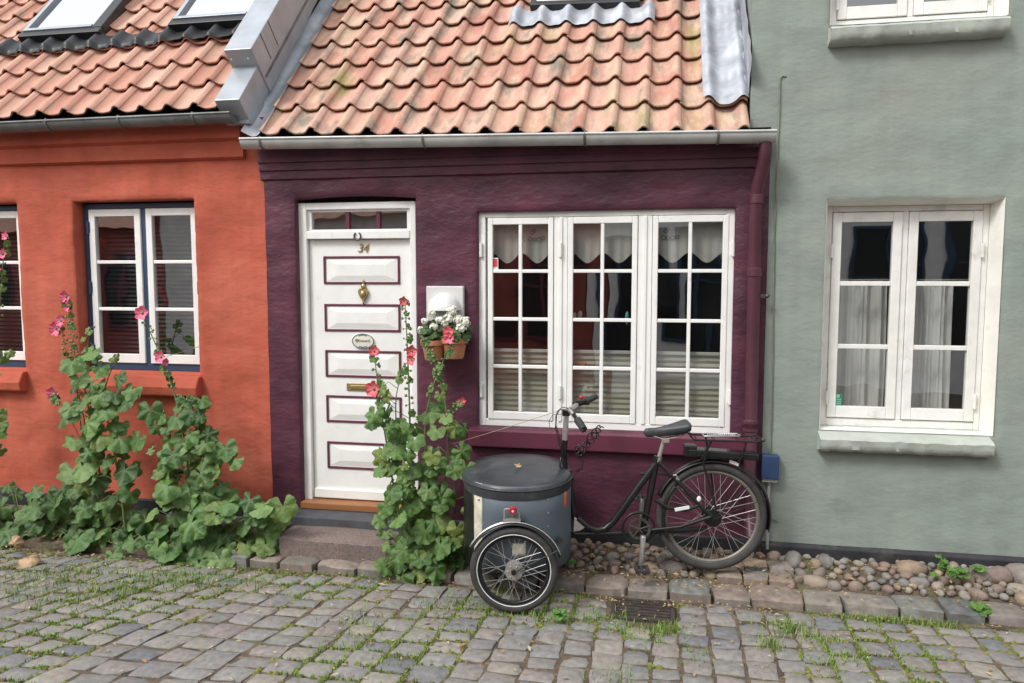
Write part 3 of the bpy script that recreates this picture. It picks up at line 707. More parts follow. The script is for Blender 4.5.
for px, py, r in ((574, 316, .02), (580, 315, .022)): m2.ball((PX(px, py, .16), .16, PZ(px, py, .16)), (r*.8, r*.8, r*1.3), 8, 6, .3)
m2.build('ornament', m_curtain, win, smooth=180)
m2 = MB()
for px, py, r in ((577, 364, .018), (584, 364, .02)): m2.ball((PX(px, py, .085), .085, PZ(px, py, .085)), (r, .01, r*.8), 8, 6, .3)
m2.build('ornament', m_terra, win, smooth=180)
# roof -------------------------------------------------------------
PYE, PZE, PANG = -.135, 2.925, 45.
SAG = .033
f = slope(PYE, PZE, PANG, SAG, -2.80)
tile_roof('roof', m_tile, pur, -2.80, 16, PYE, PZE, PANG, 9, pitch=.2050, rl=.295, sag=SAG)
roof = pur.children[-1] if False else [o for o in COL.objects if o.name.startswith('roof')][-1]
m2 = MB(); slab(m2, f, -2.90, .47, .03, 2.75, -.06, -.012); slab(m2, f, -2.84, .46, .05, .08, -.13, -.0605); m2.build('roof_deck', m_dark, pur)
m2 = MB(); q = [f(-2.98, 2.7, .03), f(.56, 2.7, .03), f(.56, 2.7, .03)+Vector((0, 2.6, -2.2)), f(-2.98, 2.7, .03)+Vector((0, 2.6, -2.2))]; m2.add(q, [(0, 1, 2, 3)]); m2.tube([f(-2.98, 2.7, .02), f(.56, 2.7, .02)], .10, 12); m2.build('ridge', m_tile, pur)
# lead apron dressed over the tiles on the right against the sage gable
def lead(u, v):
    s_ = .31 + 2.35*v; x = .235 + .285*u
    n = tile_n(x, s_, -2.80, .205, .295, .024) + .036 + .006*nz(u*5, v*22, 1)
    if v < .01: n -= .012
    return f(x, s_ - .05*math.sin(u*PI)*(1 if v < .02 else 0), n)
m2 = MB(); m2.grid(lead, 28, 110); m2.grid(lambda u, v: f(.52 - .006*u + .006*nz(u*6, v*18, 4), .34 + 2.3*v, .05 + .30*u), 5, 60)
m2.tube([f(.505 + .01*nz(k, 0, 0), .33 + 2.3*k/24, .075) for k in range(25)], .018, 8)
m2.build('lead_flashing', m_lead, pur, smooth=60, recalc=False)
m2 = MB(); m2.grid(lambda u, v: f(-2.925 + .17*u, .0 + 2.7*v, .045 + .02*abs(u-.4)*2 - .035*math.sin(u*PI) + .004*nz(u*4, v*20, 2)), 8, 40); m2.build('valley_flashing', m_lead, pur, smooth=60, recalc=False)
# roof window at the top
rx0, rs0 = onroof(530, 8, PYE, PZE-.056, PANG, .08); rx1, _ = onroof(640, 3, PYE, PZE-.085, PANG, .08)
m2 = MB(); sl_ = slab
for a in ((rx0, rx1, rs0, rs0+.05), (rx0, rx1, rs0+.82, rs0+.87), (rx0, rx0+.05, rs0+.05, rs0+.82), (rx1-.05, rx1, rs0+.05, rs0+.82)): slab(m2, f, *a, .03, .105)
rw = m2.build('roof_window', m_blackmetal, pur, bevel=.004)
m2 = MB(); m2.add([f(rx0+.04, rs0+.04, .09), f(rx1-.04, rs0+.04, .09), f(rx1-.04, rs0+.83, .09), f(rx0+.04, rs0+.83, .09)], [(0, 1, 2, 3)]); m2.build('pane', m_glass_sky, rw, recalc=False)
m2 = MB(); slab(m2, f, rx0+.05, rx1-.05, rs0+.05, rs0+.09, .08, .112); m2.build('bottom_rail', m_white_old, rw)
ax0, as0 = onroof(508, 26, PYE, PZE-.05, PANG, .05); ax1, _ = onroof(655, 14, PYE, PZE-.09, PANG, .05)
def apron(u, v):
    x = ax0 + (ax1-ax0)*u; c = math.cos(2*PI*(x+2.80)/.2050); s_ = as0 + (rs0+.02-as0)*v - .012*c*(1-v); return f(x, s_, tile_n(x, s_, -2.80, .205, .295, .024) + .020)
m2 = MB(); m2.grid(apron, 90, 10); m2.build('apron_flashing', m_lead, rw, smooth=60, recalc=False)
# gutter and downpipe
GX0, GX1 = PX(242, 140, -.2), PX(776, 134, -.2)
gut = gutter(pur, GX0, GX1, -.175, 2.905, 2.832, .062, m_zincgut, [PX(p, 138, -.2) for p in (262, 424, 585, 718)])
dpx = .602
m2 = MB(); dpy = -.075
m2.tube([(dpx+.005, -.165, 2.80), (dpx+.005, -.165, 2.70), (dpx+.002, -.15, 2.665), (dpx-.03, dpy-.01, 2.50), (dpx-.035, dpy, 2.46), (dpx-.03, dpy, 1.5), (dpx-.025, dpy, .42), (dpx-.02, dpy-.03, .36), (dpx-.02, dpy-.10, .27)], .040, 16)
dp = m2.build('downpipe', m_plum_p, pur, smooth=50)
for z in (2.44, 1.98, .98, 1.0):
    m2 = MB(); m2.lathe([(.041, -.03), (.046, -.025), (.046, .025), (.041, .03)], (dpx-.031, dpy, z), n=20); m2.build('pipe_collar', m_plum_p, dp, smooth=40)
for z in (1.83, .90):
    m2 = MB(); m2.box(dpx-.01, dpx+.05, dpy-.008, dpy+.008, z-.012, z+.012); m2.ball((dpx+.05, dpy-.005, z), .016, 8, 6); m2.build('pipe_clip', m_iron, dp)

# ================================================================== RED HOUSE
red = thing('terraced_house', 'orange red terraced house with blue window frames and two skylights', 'house', (-5.5, 0, .14))
yr = .10
def redwin_rect(pl, pr, ptop, pbot, y): return PX(pl, 300, y), PX(pr, 300, y), PZ((pl+pr)/2, ptop, y), PZ((pl+pr)/2, pbot, y)
r1 = redwin_rect(87.5, 204.5, 203, 370.5, yr)
r1h = (PX(77, 300), r1[1]+.004, r1[3]+.0, r1[2]+.012)
width = r1[1]-r1[0]
x1_ = PX(31, 300, yr); r0 = (x1_-width, x1_, r1[2]+.0, r1[3]+.0)
r0h = (r0[0]-.09, r0[1]+.004, r0[3], r0[2]+.012)
r2h = None
wall('wall', m_orange, red, -8.6, PXL-.001, .02, 3.10, [r1h, r0h], depth=.16, amp=.010)
m2 = MB(); zt = 3.09
m2.extr([(.02, zt), (-.075, zt), (-.075, zt-.14), (-.035, zt-.16), (-.035, zt-.27), (-.012, zt-.285), (.02, zt-.29)], -8.6, -2.995)
m2.build('cornice', m_orange, red, smooth=30)
m2 = MB(); m2.extr([(.01, .0), (-.02, .0), (-.02, .22), (.01, .235)], -8.6, PXL-.01); m2.build('plinth', m_black_plinth, red)
for (q, h_) in ((r1, r1h), (r0, r0h)):
    x0, x1, z1, z0 = q; xm = (x0+x1)/2 + .015
    m2 = MB(); rectframe(m2, x0, x1, z0, z1, yr, yr+.09, .05, .035, .055, .04); m2.box(xm-.022, xm+.022, yr+.002, yr+.088, z0+.055, z1-.04)
    wn = m2.build('window', m_blue, red, bevel=.004)
    for a, b in ((x0+.052, xm-.024), (xm+.024, x1-.037)):
        sash(wn, a, b, z0+.058, z1-.043, yr-.012, 1, 3, m_white, st=.052, mu=.026, sb=.07, tt=.055)
    for hx, s_ in ((x0+.046, -1), (x1-.034, 1)):
        for t in (.12, .5, .86):
            hz = z0 + (z1-z0)*t; m3 = MB(); m3.tube([(hx, yr-.018, hz-.05), (hx, yr-.018, hz+.05)], .010, 8); m3.box(hx-.016, hx+.016, yr-.013, yr+.0, hz-.04, hz+.04); m3.build('hinge', m_iron if s_ > 0 else m_blue, wn)
    m3 = MB(); m3.extr([(.12, z0+.002), (-.045, z0-.02), (-.085, z0-.10), (-.075, z0-.165), (.0, z0-.185), (.12, z0-.03)], h_[0]-.015, h_[1]+.02); m3.build('sill', m_orange, wn, bevel=.012)
    room(wn, x0, x1, z0, z1, yr+.095, 1.3)
    m3 = MB()
    for k in range(34): zz = z0 + .06 + k*.034; m3.add([(x0+.03, yr+.16, zz), (x1-.03, yr+.16, zz), (x1-.03, yr+.178, zz+.02), (x0+.03, yr+.178, zz+.02)], [(0, 1, 2, 3)])
    m3.build('slatted_blind', mat('grey_slats', (.05, .05, .052), .7, var=.1), wn, recalc=False)
RYE, RZE, RANG = -.15, 3.115, 48.
fr = slope(RYE, RZE, RANG)
tile_roof('roof', m_tile_red, red, -8.55, 26, RYE, RZE, RANG, 9, pitch=.2115, rl=.285, amp=.022, jit=.6)
m2 = MB(); slab(m2, fr, -8.6, -2.99, .03, 2.65, -.06, -.012); m2.extr([(-.11, 3.09), (-.11, 3.14), (.0, 3.2), (.05, 3.1)], -8.6, -3.0); m2.build('roof_deck', m_dark, red)
m2 = MB(); m2.add([fr(-8.6, 2.6, .03), fr(-2.86, 2.6, .03), fr(-2.86, 2.6, .03)+Vector((0, 2.5, -2.4)), fr(-8.6, 2.6, .03)+Vector((0, 2.5, -2.4))], [(0, 1, 2, 3)]); m2.tube([fr(-8.6, 2.6, .02), fr(-2.86, 2.6, .02)], .10, 12); m2.build('ridge', m_tile_red, red)
for k, (pl, pr, py_) in enumerate(((20, 98, 36), (170, 254, 24))):
    kx0, ks = onroof(pl, py_+2, RYE, RZE, RANG, .10); kx1, _ = onroof(pr, py_-2, RYE, RZE, RANG, .10)
    m3 = MB(); hh = .95; fw = .055
    slab(m3, fr, kx0-.01, kx1+.01, ks-.012, ks+.055, .02, .12); slab(m3, fr, kx0-.01, kx1+.01, ks+hh-.06, ks+hh, .02, .12)
    slab(m3, fr, kx1-fw-.03, kx1+.01, ks+.055, ks+hh-.06, .02, .125); slab(m3, fr, kx0-.01, kx0+.012, ks+.055, ks+hh-.06, .02, .12)
    sk = m3.build('roof_window', m_blackmetal, red, bevel=.006)
    m3 = MB(); m3.add([fr(kx0+.05, ks+.09, .105), fr(kx1-.075, ks+.09, .105), fr(kx1-.075, ks+hh-.05, .105), fr(kx0+.05, ks+hh-.05, .105)], [(0, 1, 2, 3)]); m3.build('pane', m_glass_sky, sk, recalc=False)
    m3 = MB(); slab(m3, fr, kx0+.012, kx0+.05, ks+.056, ks+hh-.06, .05, .132); slab(m3, fr, kx0+.05, kx1-.086, ks+.056, ks+.088, .05, .132); m3.build('cover_profile', m_zinc, sk, bevel=.003)
    def apr(u, v, kx0=kx0, kx1=kx1, ks=ks, k=k):
        x = kx0 - (.60 if k == 0 else .05) + (kx1-kx0+(1.22 if k == 0 else .17))*u; c = math.cos(2*PI*(x+8.55)/.2115); s_ = ks - .17 + .19*v - .012*c*(1-v); return fr(x, s_, tile_n(x, s_, -8.55, .2115, .285, .022) + .026)
    m3 = MB(); m3.grid(apr, 200, 10); m3.build('apron_flashing', m_blackmetal, sk, smooth=60, recalc=False)
gutter(red, -8.6, -2.965, -.185, 3.085, 3.085, .06, m_zincdark, [PX(p, 125, -.2) for p in (50, 122, 196)] + [-6, -7.2])
# zinc capped fire wall between both roofs
m2 = MB(); X0, X1 = -3.075, -2.885
slab(m2, fr, X0, X1, -.03, .42, -.1, .115); slab(m2, fr, X0-.012, X1+.012, .36, 1.45, -.1, .255); slab(m2, fr, X0-.008, X1+.008, 1.44, 2.6, -.1, .262)
m2.extr([(-.13, 3.03), (-.13, 3.16), (.1, 3.35), (.1, 3.03)], X0+.01, X1-.003)
pc = m2.build('fire_wall_cap', m_zinc, red, bevel=.006)
m2 = MB(); 
for q in (X0+.03, X1-.03):
    for s_ in (.352,): p = fr(q, s_-.0, .20); m2.ball((p.x, p.y-.004, p.z-.015), .008, 8, 5)
m2.build('rivet', m_alu, pc)
m2 = MB(); slab(m2, fr, X1+.0125, X1+.016, .38, 2.6, .0, .022); slab(m2, fr, X1+.0125, X1+.016, .55, .556, .05, .255); slab(m2, fr, X1+.0125, X1+.016, .72, .726, .05, .255); m2.build('seam', m_zincdark, pc)

# ================================================================== GREEN HOUSE
grn = thing('terraced_house', 'tall sage green rendered house with a deep white framed window', 'house', (3, 0, .14))
yg = .115
gh = (1.012, 2.022, .965, 2.425)
uh = (.995, 1.985, 3.505, 4.75)
# the second pair of windows further along the street
wall('wall', m_sage, grn, .528, 6.5, .02, 6.2, [gh, uh], depth=.18, step=.042, amp=.009, cut=(.657, 2.90), back=.6)
m2 = MB(); m2.extr([(.01, .0), (-.03, .0), (-.03, .185), (-.012, .205), (.01, .205)], .665, 6.5); m2.build('plinth', m_black_plinth, grn, bevel=.006)
# side gable above the low purple roof
m2 = MB(); m2.add([(.529, .02, 2.6), (.529, 6, 2.6), (.529, 6, 6.2), (.529, .02, 6.2)], [(0, 1, 2, 3)]); m2.add([(.55, 0, 6.2), (6.5, 0, 6.2), (6.5, 4, 9), (.55, 4, 9)], [(0, 1, 2, 3)]); m2.build('gable', m_sage, grn)
def deepwin(h, topcut, rows, px4, nm_row):
    x0, x1, z0, z1 = h
    # splayed white reveal lining
    m3 = MB(); ix0, ix1, iz0, iz1 = x0+.020, x1-.032, z0+.01, z1-.022
    o = [(x0+.001, .004, z0), (x1-.001, .004, z0), (x1-.001, .004, z1-.001), (x0+.001, .004, z1-.001)]; i_ = [(ix0, yg, iz0), (ix1, yg, iz0), (ix1, yg, iz1), (ix0, yg, iz1)]
    oo = [(x0-.008, -.009, z0-.0), (x1+.004, -.009, z0-.0), (x1+.004, -.009, z1+.008), (x0-.008, -.009, z1+.008)]
    m3.add(oo + o + i_, [(1, 2, 6, 5), (2, 3, 7, 6), (3, 0, 4, 7), (5, 6, 10, 9), (6, 7, 11, 10), (7, 4, 8, 11), (4, 5, 9, 8)])
    m3b = MB(); rectframe(m3b, ix0, ix1, iz0, iz1, yg, yg+.09, .036, .036, .05, .036); xm = (ix0+ix1)/2 - .004; m3b.box(xm-.018, xm+.018, yg+.002, yg+.088, iz0+.05, iz1-.036)
    wn = m3b.build('window', m_white_old, grn, bevel=.004)
    m3.build('reveal', m_white_reveal, wn, smooth=30, recalc=False)
    for a, b in ((ix0+.038, xm-.020), (xm+.020, ix1-.038)):
        sash(wn, a, b, iz0+.056, iz1-.04, yg-.010, 1, rows, m_white_old, st=.055, mu=.03, sb=.075, tt=.062)
    for hx in (ix0+.036, ix1-.036):
        for t in (.13, .80):
            hz = iz0 + (iz1-iz0)*t; m4 = MB(); m4.tube([(hx, yg-.016, hz-.045), (hx, yg-.016, hz+.045)], .009, 8); m4.build('hinge', m_white_old, wn)
    # rough cement sill
    m4 = MB()
    def sf(u, v):
        prof = [(yg, z0+.012), (.02, z0-.004), (-.075, z0-.03), (-.095, z0-.045), (-.085, z0-.105), (-.06, z0-.125), (.02, z0-.135)]
        k = v*(len(prof)-1); i = min(int(k), len(prof)-2); t = k-i; y = prof[i][0]*(1-t) + prof[i+1][0]*t; z = prof[i][1]*(1-t) + prof[i+1][1]*t
        x = x0 - .014 + (x1-x0+.000)*u; rg = .007*(nz(x*14, y*9, z*14+3) + .6*nz(x*40, 3, z*40)) * (1 if v > .3 else .3)
        return Vector((x, y + rg, z + rg*.7))
    m4.grid(sf, 70, 12); 
    for xx in (x0-.014, x1-.014): m4.add([(xx, .05, z0+.0), (xx, -.085, z0-.035), (xx, -.085, z0-.11), (xx, .02, z0-.135)], [(0, 1, 2, 3)])
    m4.build('sill', m_sage_sill, wn, smooth=50, recalc=False)
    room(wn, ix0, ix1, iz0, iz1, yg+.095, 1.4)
    return wn, ix0, ix1, iz0, iz1, xm
wn, ix0, ix1, iz0, iz1, xm = deepwin(gh, 0, 3, None, 3)
wn['label'] = 'lower window with white curtains'
zc = iz0 + (iz1-iz0)*.665
def drape(a, b, sd_):
    def fn(u, v): 
        x = a + (b-a)*u + .012*math.sin(v*3+sd_)*(u-.5); 
        return Vector((x, yg+.16 + .020*math.sin(u*26 + sd_ + .7*math.sin(v*2)) + .010*math.sin(u*61+sd_), iz0+.02 + (zc-iz0-.02)*v))
    m4 = MB(); m4.grid(fn, 80, 10); m4.build('curtain', m_drape, wn, smooth=180, recalc=False)
drape(ix0+.03, xm-.05, .3); drape(xm-.0, ix1-.13, 2.1)
m4 = MB(); m4.tube([(ix0+.02, yg+.15, zc+.005), (ix1-.02, yg+.15, zc+.005)], .008, 8); m4.build('curtain_rod', m_alu_dull, wn)
sx, szz = PX(838.3, 400.5, yg), PZ(838.3, 400.5, yg)
m4 = MB(); m4.box(sx-.030, sx+.026, yg+.006, yg+.0085, szz-.046, szz+.044); st_ = m4.build('sticker', m_stick_green, wn)
m4 = MB()
for k in range(4): m4.box(sx-.024, sx+.019, yg+.0045, yg+.0058, szz-.038+k*.014, szz-.031+k*.014)
m4.ball((sx-.002, yg+.005, szz+.028), (.012, .0012, .013), 10, 6); m4.build('sticker_print', mat('pale_green', (.25, .5, .38), .5, var=.1), st_)
wn2, *_ = deepwin(uh, 0, 3, None, 3)

# painted cable on the sage wall and the blue box
cx1 = PX(777, 200)
m2 = MB(); pts = []
for k in range(40):
    z = 3.2 - k*(3.2-.46)/39; pts.append((cx1 - .004 + .006*math.sin(z*2.1), -.012, z))
pts = [(cx1+.035, -.006, 3.205), (cx1+.010, -.014, 3.21)] + pts + [(cx1+.005, -.014, .40), (cx1+.03, -.012, .355), (cx1+.06, -.010, .345)]
m2.tube(pts, .0042, 6); m2.build('cable', m_cable, grn, smooth=180)
bx = thing('utility_box', 'small blue enamel box on the wall corner behind the rear wheel of the bicycle', 'utility box', (PX(768.5, 465), 0, PZ(768, 477)))
m2 = MB(); b0, b1 = PX(760.5, 465), PX(777.5, 465); bz0, bz1 = PZ(768, 476.5), PZ(768, 453); m2.box(b0, b1, -.075, -.013, bz0, bz1); m2.build('cover', m_bluebox, bx, bevel=.006)
m2 = MB(); m2.box(b0+.008, b1-.008, -.06, -.004, bz0-.022, bz0-.001); m2.tube([((b0+b1)/2, -.03, bz0-.02), ((b0+b1)/2, -.028, .16)], .010, 8); m2.build('base', mat('grey_pipe', (.30, .32, .29), .6, var=.2), bx)

# ================================================================== wall lamp with geraniums
yl = -.06
lx0_, lx1_, lz0_, lz1_ = PX(428, 302), PX(465, 302), PZ(446, 321), PZ(446, 286)
lamp = thing('wall_lamp', 'square white wall lamp with a half dome shade between door and wide window', 'wall lamp', ((lx0_+lx1_)/2, 0, lz0_))
m2 = MB(); m2.box(lx0_, lx1_, -.045, -.002, lz0_, lz1_); m2.build('back_plate', mat('shaded_plastic', (.60, .60, .585), .5, var=.05), lamp, bevel=.008)  # white plate coloured darker, shading painted in so the dome stands out
def dome(u, v):
    a = PI*u; b = PI/2*v; xc = (lx0_+lx1_)/2; zb = lz0_ + .080
    return Vector((xc + .116*math.cos(a), -.046 - .14*math.sin(a)*math.sin(b), zb + .120*math.sin(a)*math.cos(b)))
m2 = MB(); m2.grid(dome, 24, 12); 
m2.add([dome(k/24, 1) for k in range(25)], [tuple(range(25))])
m2.build('shade', m_plastic_w, lamp, smooth=60)
def geranium(cx, cz, lab, seed):
    random.seed(seed)
    y0 = -.13
    t = thing('flower_pot', lab, 'flower pot', (cx, y0, cz-.11), 'geranium pots beneath the wall lamp')
    m2 = MB(); h = .14; m2.lathe([(.0, 0), (.058, 0), (.062, .006), (.082, h-.035), (.092, h-.034), (.094, h), (.083, h), (.078, h-.03), (.0, h-.032)], (cx, y0, cz-.11), n=28); m2.build('pot', m_terra, t, smooth=40)
    m2 = MB(); m2.tube([(cx-.095, y0, cz-.01), (cx, y0-.098, cz-.01), (cx+.095, y0, cz-.01), (cx+.03, y0+.11, cz-.01), (cx-.03, y0+.11, cz-.01)], .004, 6, True); m2.build('hanging_ring', m_iron, t)
    lf = MB()
    for k in range(46):
        a = rnd(0, 2*PI); rr = rnd(.02, .115); p = Vector((cx + rr*math.cos(a), y0 + rr*math.sin(a)*.8, cz + .03 + rnd(0, .10)*(1-rr*4) + .02))
        leaf(lf, p, Vector((math.cos(a), math.sin(a)*.9 - .4, rnd(.2, 1))), rnd(.028, .042), lobes=5, cup=.15)
    lf.build('foliage', m_leaf_ger, t, smooth=180, recalc=False)
    return t
def leaf(mb, c, nrm, size, lobes=5, cup=.12, droop=0., deep=.16, roll=None):
    """a lobed, crinkled leaf blade: petiole notch at the back, veins stored as tint"""
    nrm = nrm.normalized(); a = Vector((0, 0, 1)) if abs(nrm.z) < .95 else Vector((0, 1, 0))
    e2 = (a - nrm*a.dot(nrm)).normalized(); e1 = e2.cross(nrm)
    q = rnd(-.9, .9) if roll is None else roll
    e1, e2 = e1*math.cos(q)+e2*math.sin(q), e2*math.cos(q)-e1*math.sin(q)
    e2 = -e2                                                    # tip hangs down
    n = lobes*6; vs = [c]; ts = [1.0]; sd_ = rnd(0, 90); fs = []
    for ring in (.3, .55, .8, 1.0):
        for k in range(n+1):
            th = -PI*.86 + 2*PI*.86*k/n; lob = math.cos(th/(PI*.86)*PI*lobes)
            rad = size*(1 - deep*(.5+.5*math.cos(PI*2*(k/6.0)))**2)*(1 + .07*nz(k*.9, sd_, 0) + .022*(1 if k % 2 else -1))*(.96+.10*math.cos(th))
            rr = rad*ring; x = rr*math.sin(th); y = rr*math.cos(th)
            z = cup*size*(ring**2)*(.6 + .6*math.cos(PI*2*(k/6.0)+PI)) - droop*size*ring*ring + .20*size*nz(x/size*1.7+sd_, y/size*1.7, sd_)*ring + .13*size*nz(x/size*4.4+sd_, y/size*4.4, sd_)*ring
            z -= .35*size*(abs(x)/size)**2*cup*4
            vs.append(c + e1*x + e2*y + nrm*z); ts.append((.8 if ring < 1 else .45)*(max(0, -math.cos(PI*2*(k/6.0)))**4))
    m = n+1
    for k in range(n):
        fs.append((0, 1+k, 2+k)); fs.append((1+k, 1+m+k, 2+m+k, 2+k)); fs.append((1+m+k, 1+2*m+k, 2+2*m+k, 2+m+k)); fs.append((1+2*m+k, 1+3*m+k, 2+3*m+k, 2+2*m+k))
    mb.add(vs, fs, ts)
def umbel(t, c, r, n=34):
    m2 = MB()
    for k in range(n):
        d = Vector((rnd(-1, 1), rnd(-1, .55), rnd(-.7, 1))).normalized(); p = c + d*r*rnd(.75, 1.05); s_ = r*rnd(.26, .38)
        a = d.orthogonal().normalized(); b = d.cross(a)
        vs = [p - d*s_*.2]; 
        for j in range(10):
            rr = s_*(1 if j % 2 == 0 else .62); vs.append(p + (a*math.cos(j*PI/5) + b*math.sin(j*PI/5))*rr + d*s_*.12*(1 if j % 2 == 0 else 0))
        m2.add(vs, [(0, 1+j, 1+(j+1) % 10) for j in range(10)])
    m2.ball(c, r*.68, 12, 8, .3)
    return m2.build('flower_head', m_whitepetal, t, smooth=180, recalc=False)
p1 = P(434, 347, -.13); p2 = P(454.5, 346, -.13)
g1 = geranium(p1.x, p1.z+.02, 'left terracotta pot of white geraniums hanging beneath the white wall lamp', 5)
for px, py in ((425, 321), (432, 313), (440, 320), (422, 330), (434, 327), (446, 324)): umbel(g1, P(px, py, -.17), rnd(.026, .036))
g2 = geranium(p2.x, p2.z+.025, 'right terracotta pot of white geraniums hanging under the wall lamp nearer the window', 6)
for px, py in ((452, 311), (458, 320), (465, 322), (449, 319), (461, 328)): umbel(g2, P(px, py, -.18), rnd(.032, .042))

# ================================================================== granite doorstep
random.seed(21)
ds = thing('doorstep', 'worn pinkish granite doorstep block below the white front door', 'doorstep', (-2.1, -.33, .05))
m2 = MB(); x0, x1 = -2.60, -1.72
stone(m2, (x0+x1)/2, -.325, .185, (x1-x0)/2, .155, -.02, h=.16, n=7, dome=.016, corner=.05); m2.build('step', m_granite, ds, smooth=45)

# ================================================================== drain grate
gr = thing('drain_grate', 'rusty iron gully grate with slots in the gutter beside the kerb', 'drain grate', ((DRX0+DRX1)/2, (DRY0+DRY1)/2, 0))
m2 = MB(); X0, X1, Y0, Y1 = DRX0, DRX1, DRY0, DRY1
m2.box(X0, X1, Y0, Y0+.022, -.05, .006); m2.box(X0, X1, Y1-.022, Y1, -.05, .006); m2.box(X0, X0+.026, Y0+.022, Y1-.022, -.05, .005); m2.box(X1-.026, X1, Y0+.022, Y1-.022, -.05, .005)
m2.build('frame', m_rust, gr, bevel=.003)
for k in range(6):
    y = Y0 + .040 + k*(Y1-Y0-.08)/5; m2 = MB(); m2.box(X0+.027, X1-.027, y-.009, y+.009, -.03, .0015); m2.build('bar', m_rust, gr, bevel=.002)
m2 = MB(); m2.box(X0+.02, X1-.02, Y0+.02, Y1-.02, -.0215, -.019); m2.build('pit', m_dark, gr)

# ================================================================== CARGO BIKE
random.seed(31)
bike = thing('cargo_bike', 'black three wheeled cargo bike with a covered grey round box parked under the wide window', 'cargo bike', (BO.x-.5, BO.y-.1, .05))
e1, e2 = BU, BZ
def wheel(c, Rr, tr, nsp, rimm, stripe=False, hub_r=.03, hub_w=.07, hubm=None, disc=False, off=1):
    m2 = MB(); m2.ring(c, e1, e2, Rr-tr, tr, 72, 12)
    w_ = m2.build('wheel', m_tyre, bike, smooth=180); w_['label'] = 'spoked wheel'
    m2 = MB(); m2.ring(c, e1, e2, Rr-2*tr-.006, .012, 72, 8); m2.ring(c, e1, e2, Rr-2*tr+.004, .011, 72, 8, flat=1.0); m2.build('rim', rimm, w_, smooth=180)
    if stripe:
        for s_ in (-1, 1):
            m2 = MB(); m2.ring(c + BV*(s_*tr*.78), e1, e2, Rr-1.68*tr, .0028, 72, 6); m2.build('reflective_stripe', m_reflw, w_, smooth=180)
    m2 = MB()
    for k in range(nsp):
        s_ = 1 if k % 2 else -1; a = 2*PI*k/nsp; b = a + (1 if (k//2) % 2 else -1)*.9
        p0 = c + (e1*math.cos(b) + e2*math.sin(b))*hub_r*.92 + BV*(s_*hub_w*.42); p1 = c + (e1*math.cos(a)+e2*math.sin(a))*(Rr-2*tr-.012)
        m2.tube([p0, p1], .0014, 5, caps=False)
    m2.build('spokes', m_spoke, w_)
    m2 = MB(); h = hub_w/2
    m2.lathe([(.0, -h-.02), (.010, -h-.02), (.010, -h-.004), (.018, -h), (hub_r, -h+.006), (hub_r, -h+.012), (hub_r*.62, -h+.018), (hub_r*.62, h-.018), (hub_r, h-.012), (hub_r, h-.006), (.018, h), (.010, h+.004), (.010, h+.02), (0, h+.02)], c, BV, 24)
    m2.build('hub', hubm or m_alu, w_, smooth=35)
    if disc:
        for s_ in (-1,):
            m2 = MB(); cc = c + BV*(s_*(h+.004)); m2.ring(cc, e1, e2, .046, .006, 36, 6, flat=.3)
            m2.lathe([(.0, -.004), (.043, -.003), (.043, .003), (0, .004)], cc, BV, 30)
            for k in range(6): a = k*PI/3; q = cc + (e1*math.cos(a)+e2*math.sin(a))*.034; m2.ball(q - BV*.004, .006, 8, 5)
            m2.build('brake_disc', m_alu_dull, w_, smooth=40)
            m2 = MB(); m2.lathe([(0, -.02), (.014, -.02), (.016, -.006), (.016, 0)], cc, BV, 16); m2.build('axle_nut', m_bikeblack, w_, smooth=40)
    return w_
FO = -.42
fc = B(514, 572, FO); FR = .257
fc.z = FR + .002; 
wheel(fc, FR, .026, 32, m_bikeblack, True, .05, .06, m_alu, True)
fc2 = fc + BV*(-2*FO - .06); fc2.z = FR+.07
wheel(fc2, FR, .026, 32, m_bikeblack, True, .05, .06, m_alu, True)
rc = B(711.5, 516.5, 0); RR = .343
m_rim = mat('dull_rim', (.20, .19, .165), .5, .4, var=.2)
wheel(rc, RR, .026, 36, m_rim, False, .055, .09, m_bikeblack)
def arcpts(c, Rr, a0, a1, n, off=0): return [c + (e1*math.cos(R(a0+(a1-a0)*k/n)) + e2*math.sin(R(a0+(a1-a0)*k/n)))*Rr + BV*off for k in range(n+1)]
def fender(c, Rr, a0, a1, wd, m, n=36):
    m2 = MB()
    def ff(u, v):
        a = R(a0 + (a1-a0)*u); q = (v-.5)*2; rr = Rr - .014*q*q
        return c + (e1*math.cos(a)+e2*math.sin(a))*rr + BV*(q*wd/2)
    m2.grid(ff, n, 8); o = m2.build('fender', m, bike, smooth=180, recalc=False)
    s_ = o.modifiers.new('solid', 'SOLIDIFY'); s_.thickness = .003
    return o
for cc in (fc, fc2):
    fd = fender(cc, FR+.028, 18, 152, .064, m_bikeblack)
    m2 = MB(); m2.tube(arcpts(cc, FR+.030, 20, 150, 30, -.018), .0035, 6); m2.tube(arcpts(cc, FR+.030, 90, 152, 16, -.008), .006, 6); m2.build('fender_trim', m_alu, fd, smooth=180)
    m2 = MB(); m2.tube([cc - BV*.045, cc - BV*.045 + (e1*math.cos(R(28))+e2*math.sin(R(28)))*(FR+.028)], .004, 6); m2.build('fender_stay', m_bikeblack, fd)
fd = fender(rc, RR+.022, -14, 158, .058, m_bikeblack, 48)
m2 = MB()
for a in (22, 45): m2.tube([rc - BV*.055, rc - BV*.036 + (e1*math.cos(R(a))+e2*math.sin(R(a)))*(RR+.018)], .0022, 6)
m2.build('fender_stay', m_bikeblack, fd)
m2 = MB(); p = rc + (e1*math.cos(R(70))+e2*math.sin(R(70)))*(RR+.026); m2.obox(p - BV*.02, [e1*math.sin(R(70)) - e2*math.cos(R(70)), BV, e1*math.cos(R(70))+e2*math.sin(R(70))], (.03, .003, .010)); m2.build('fender_sticker', m_reflw, fd)

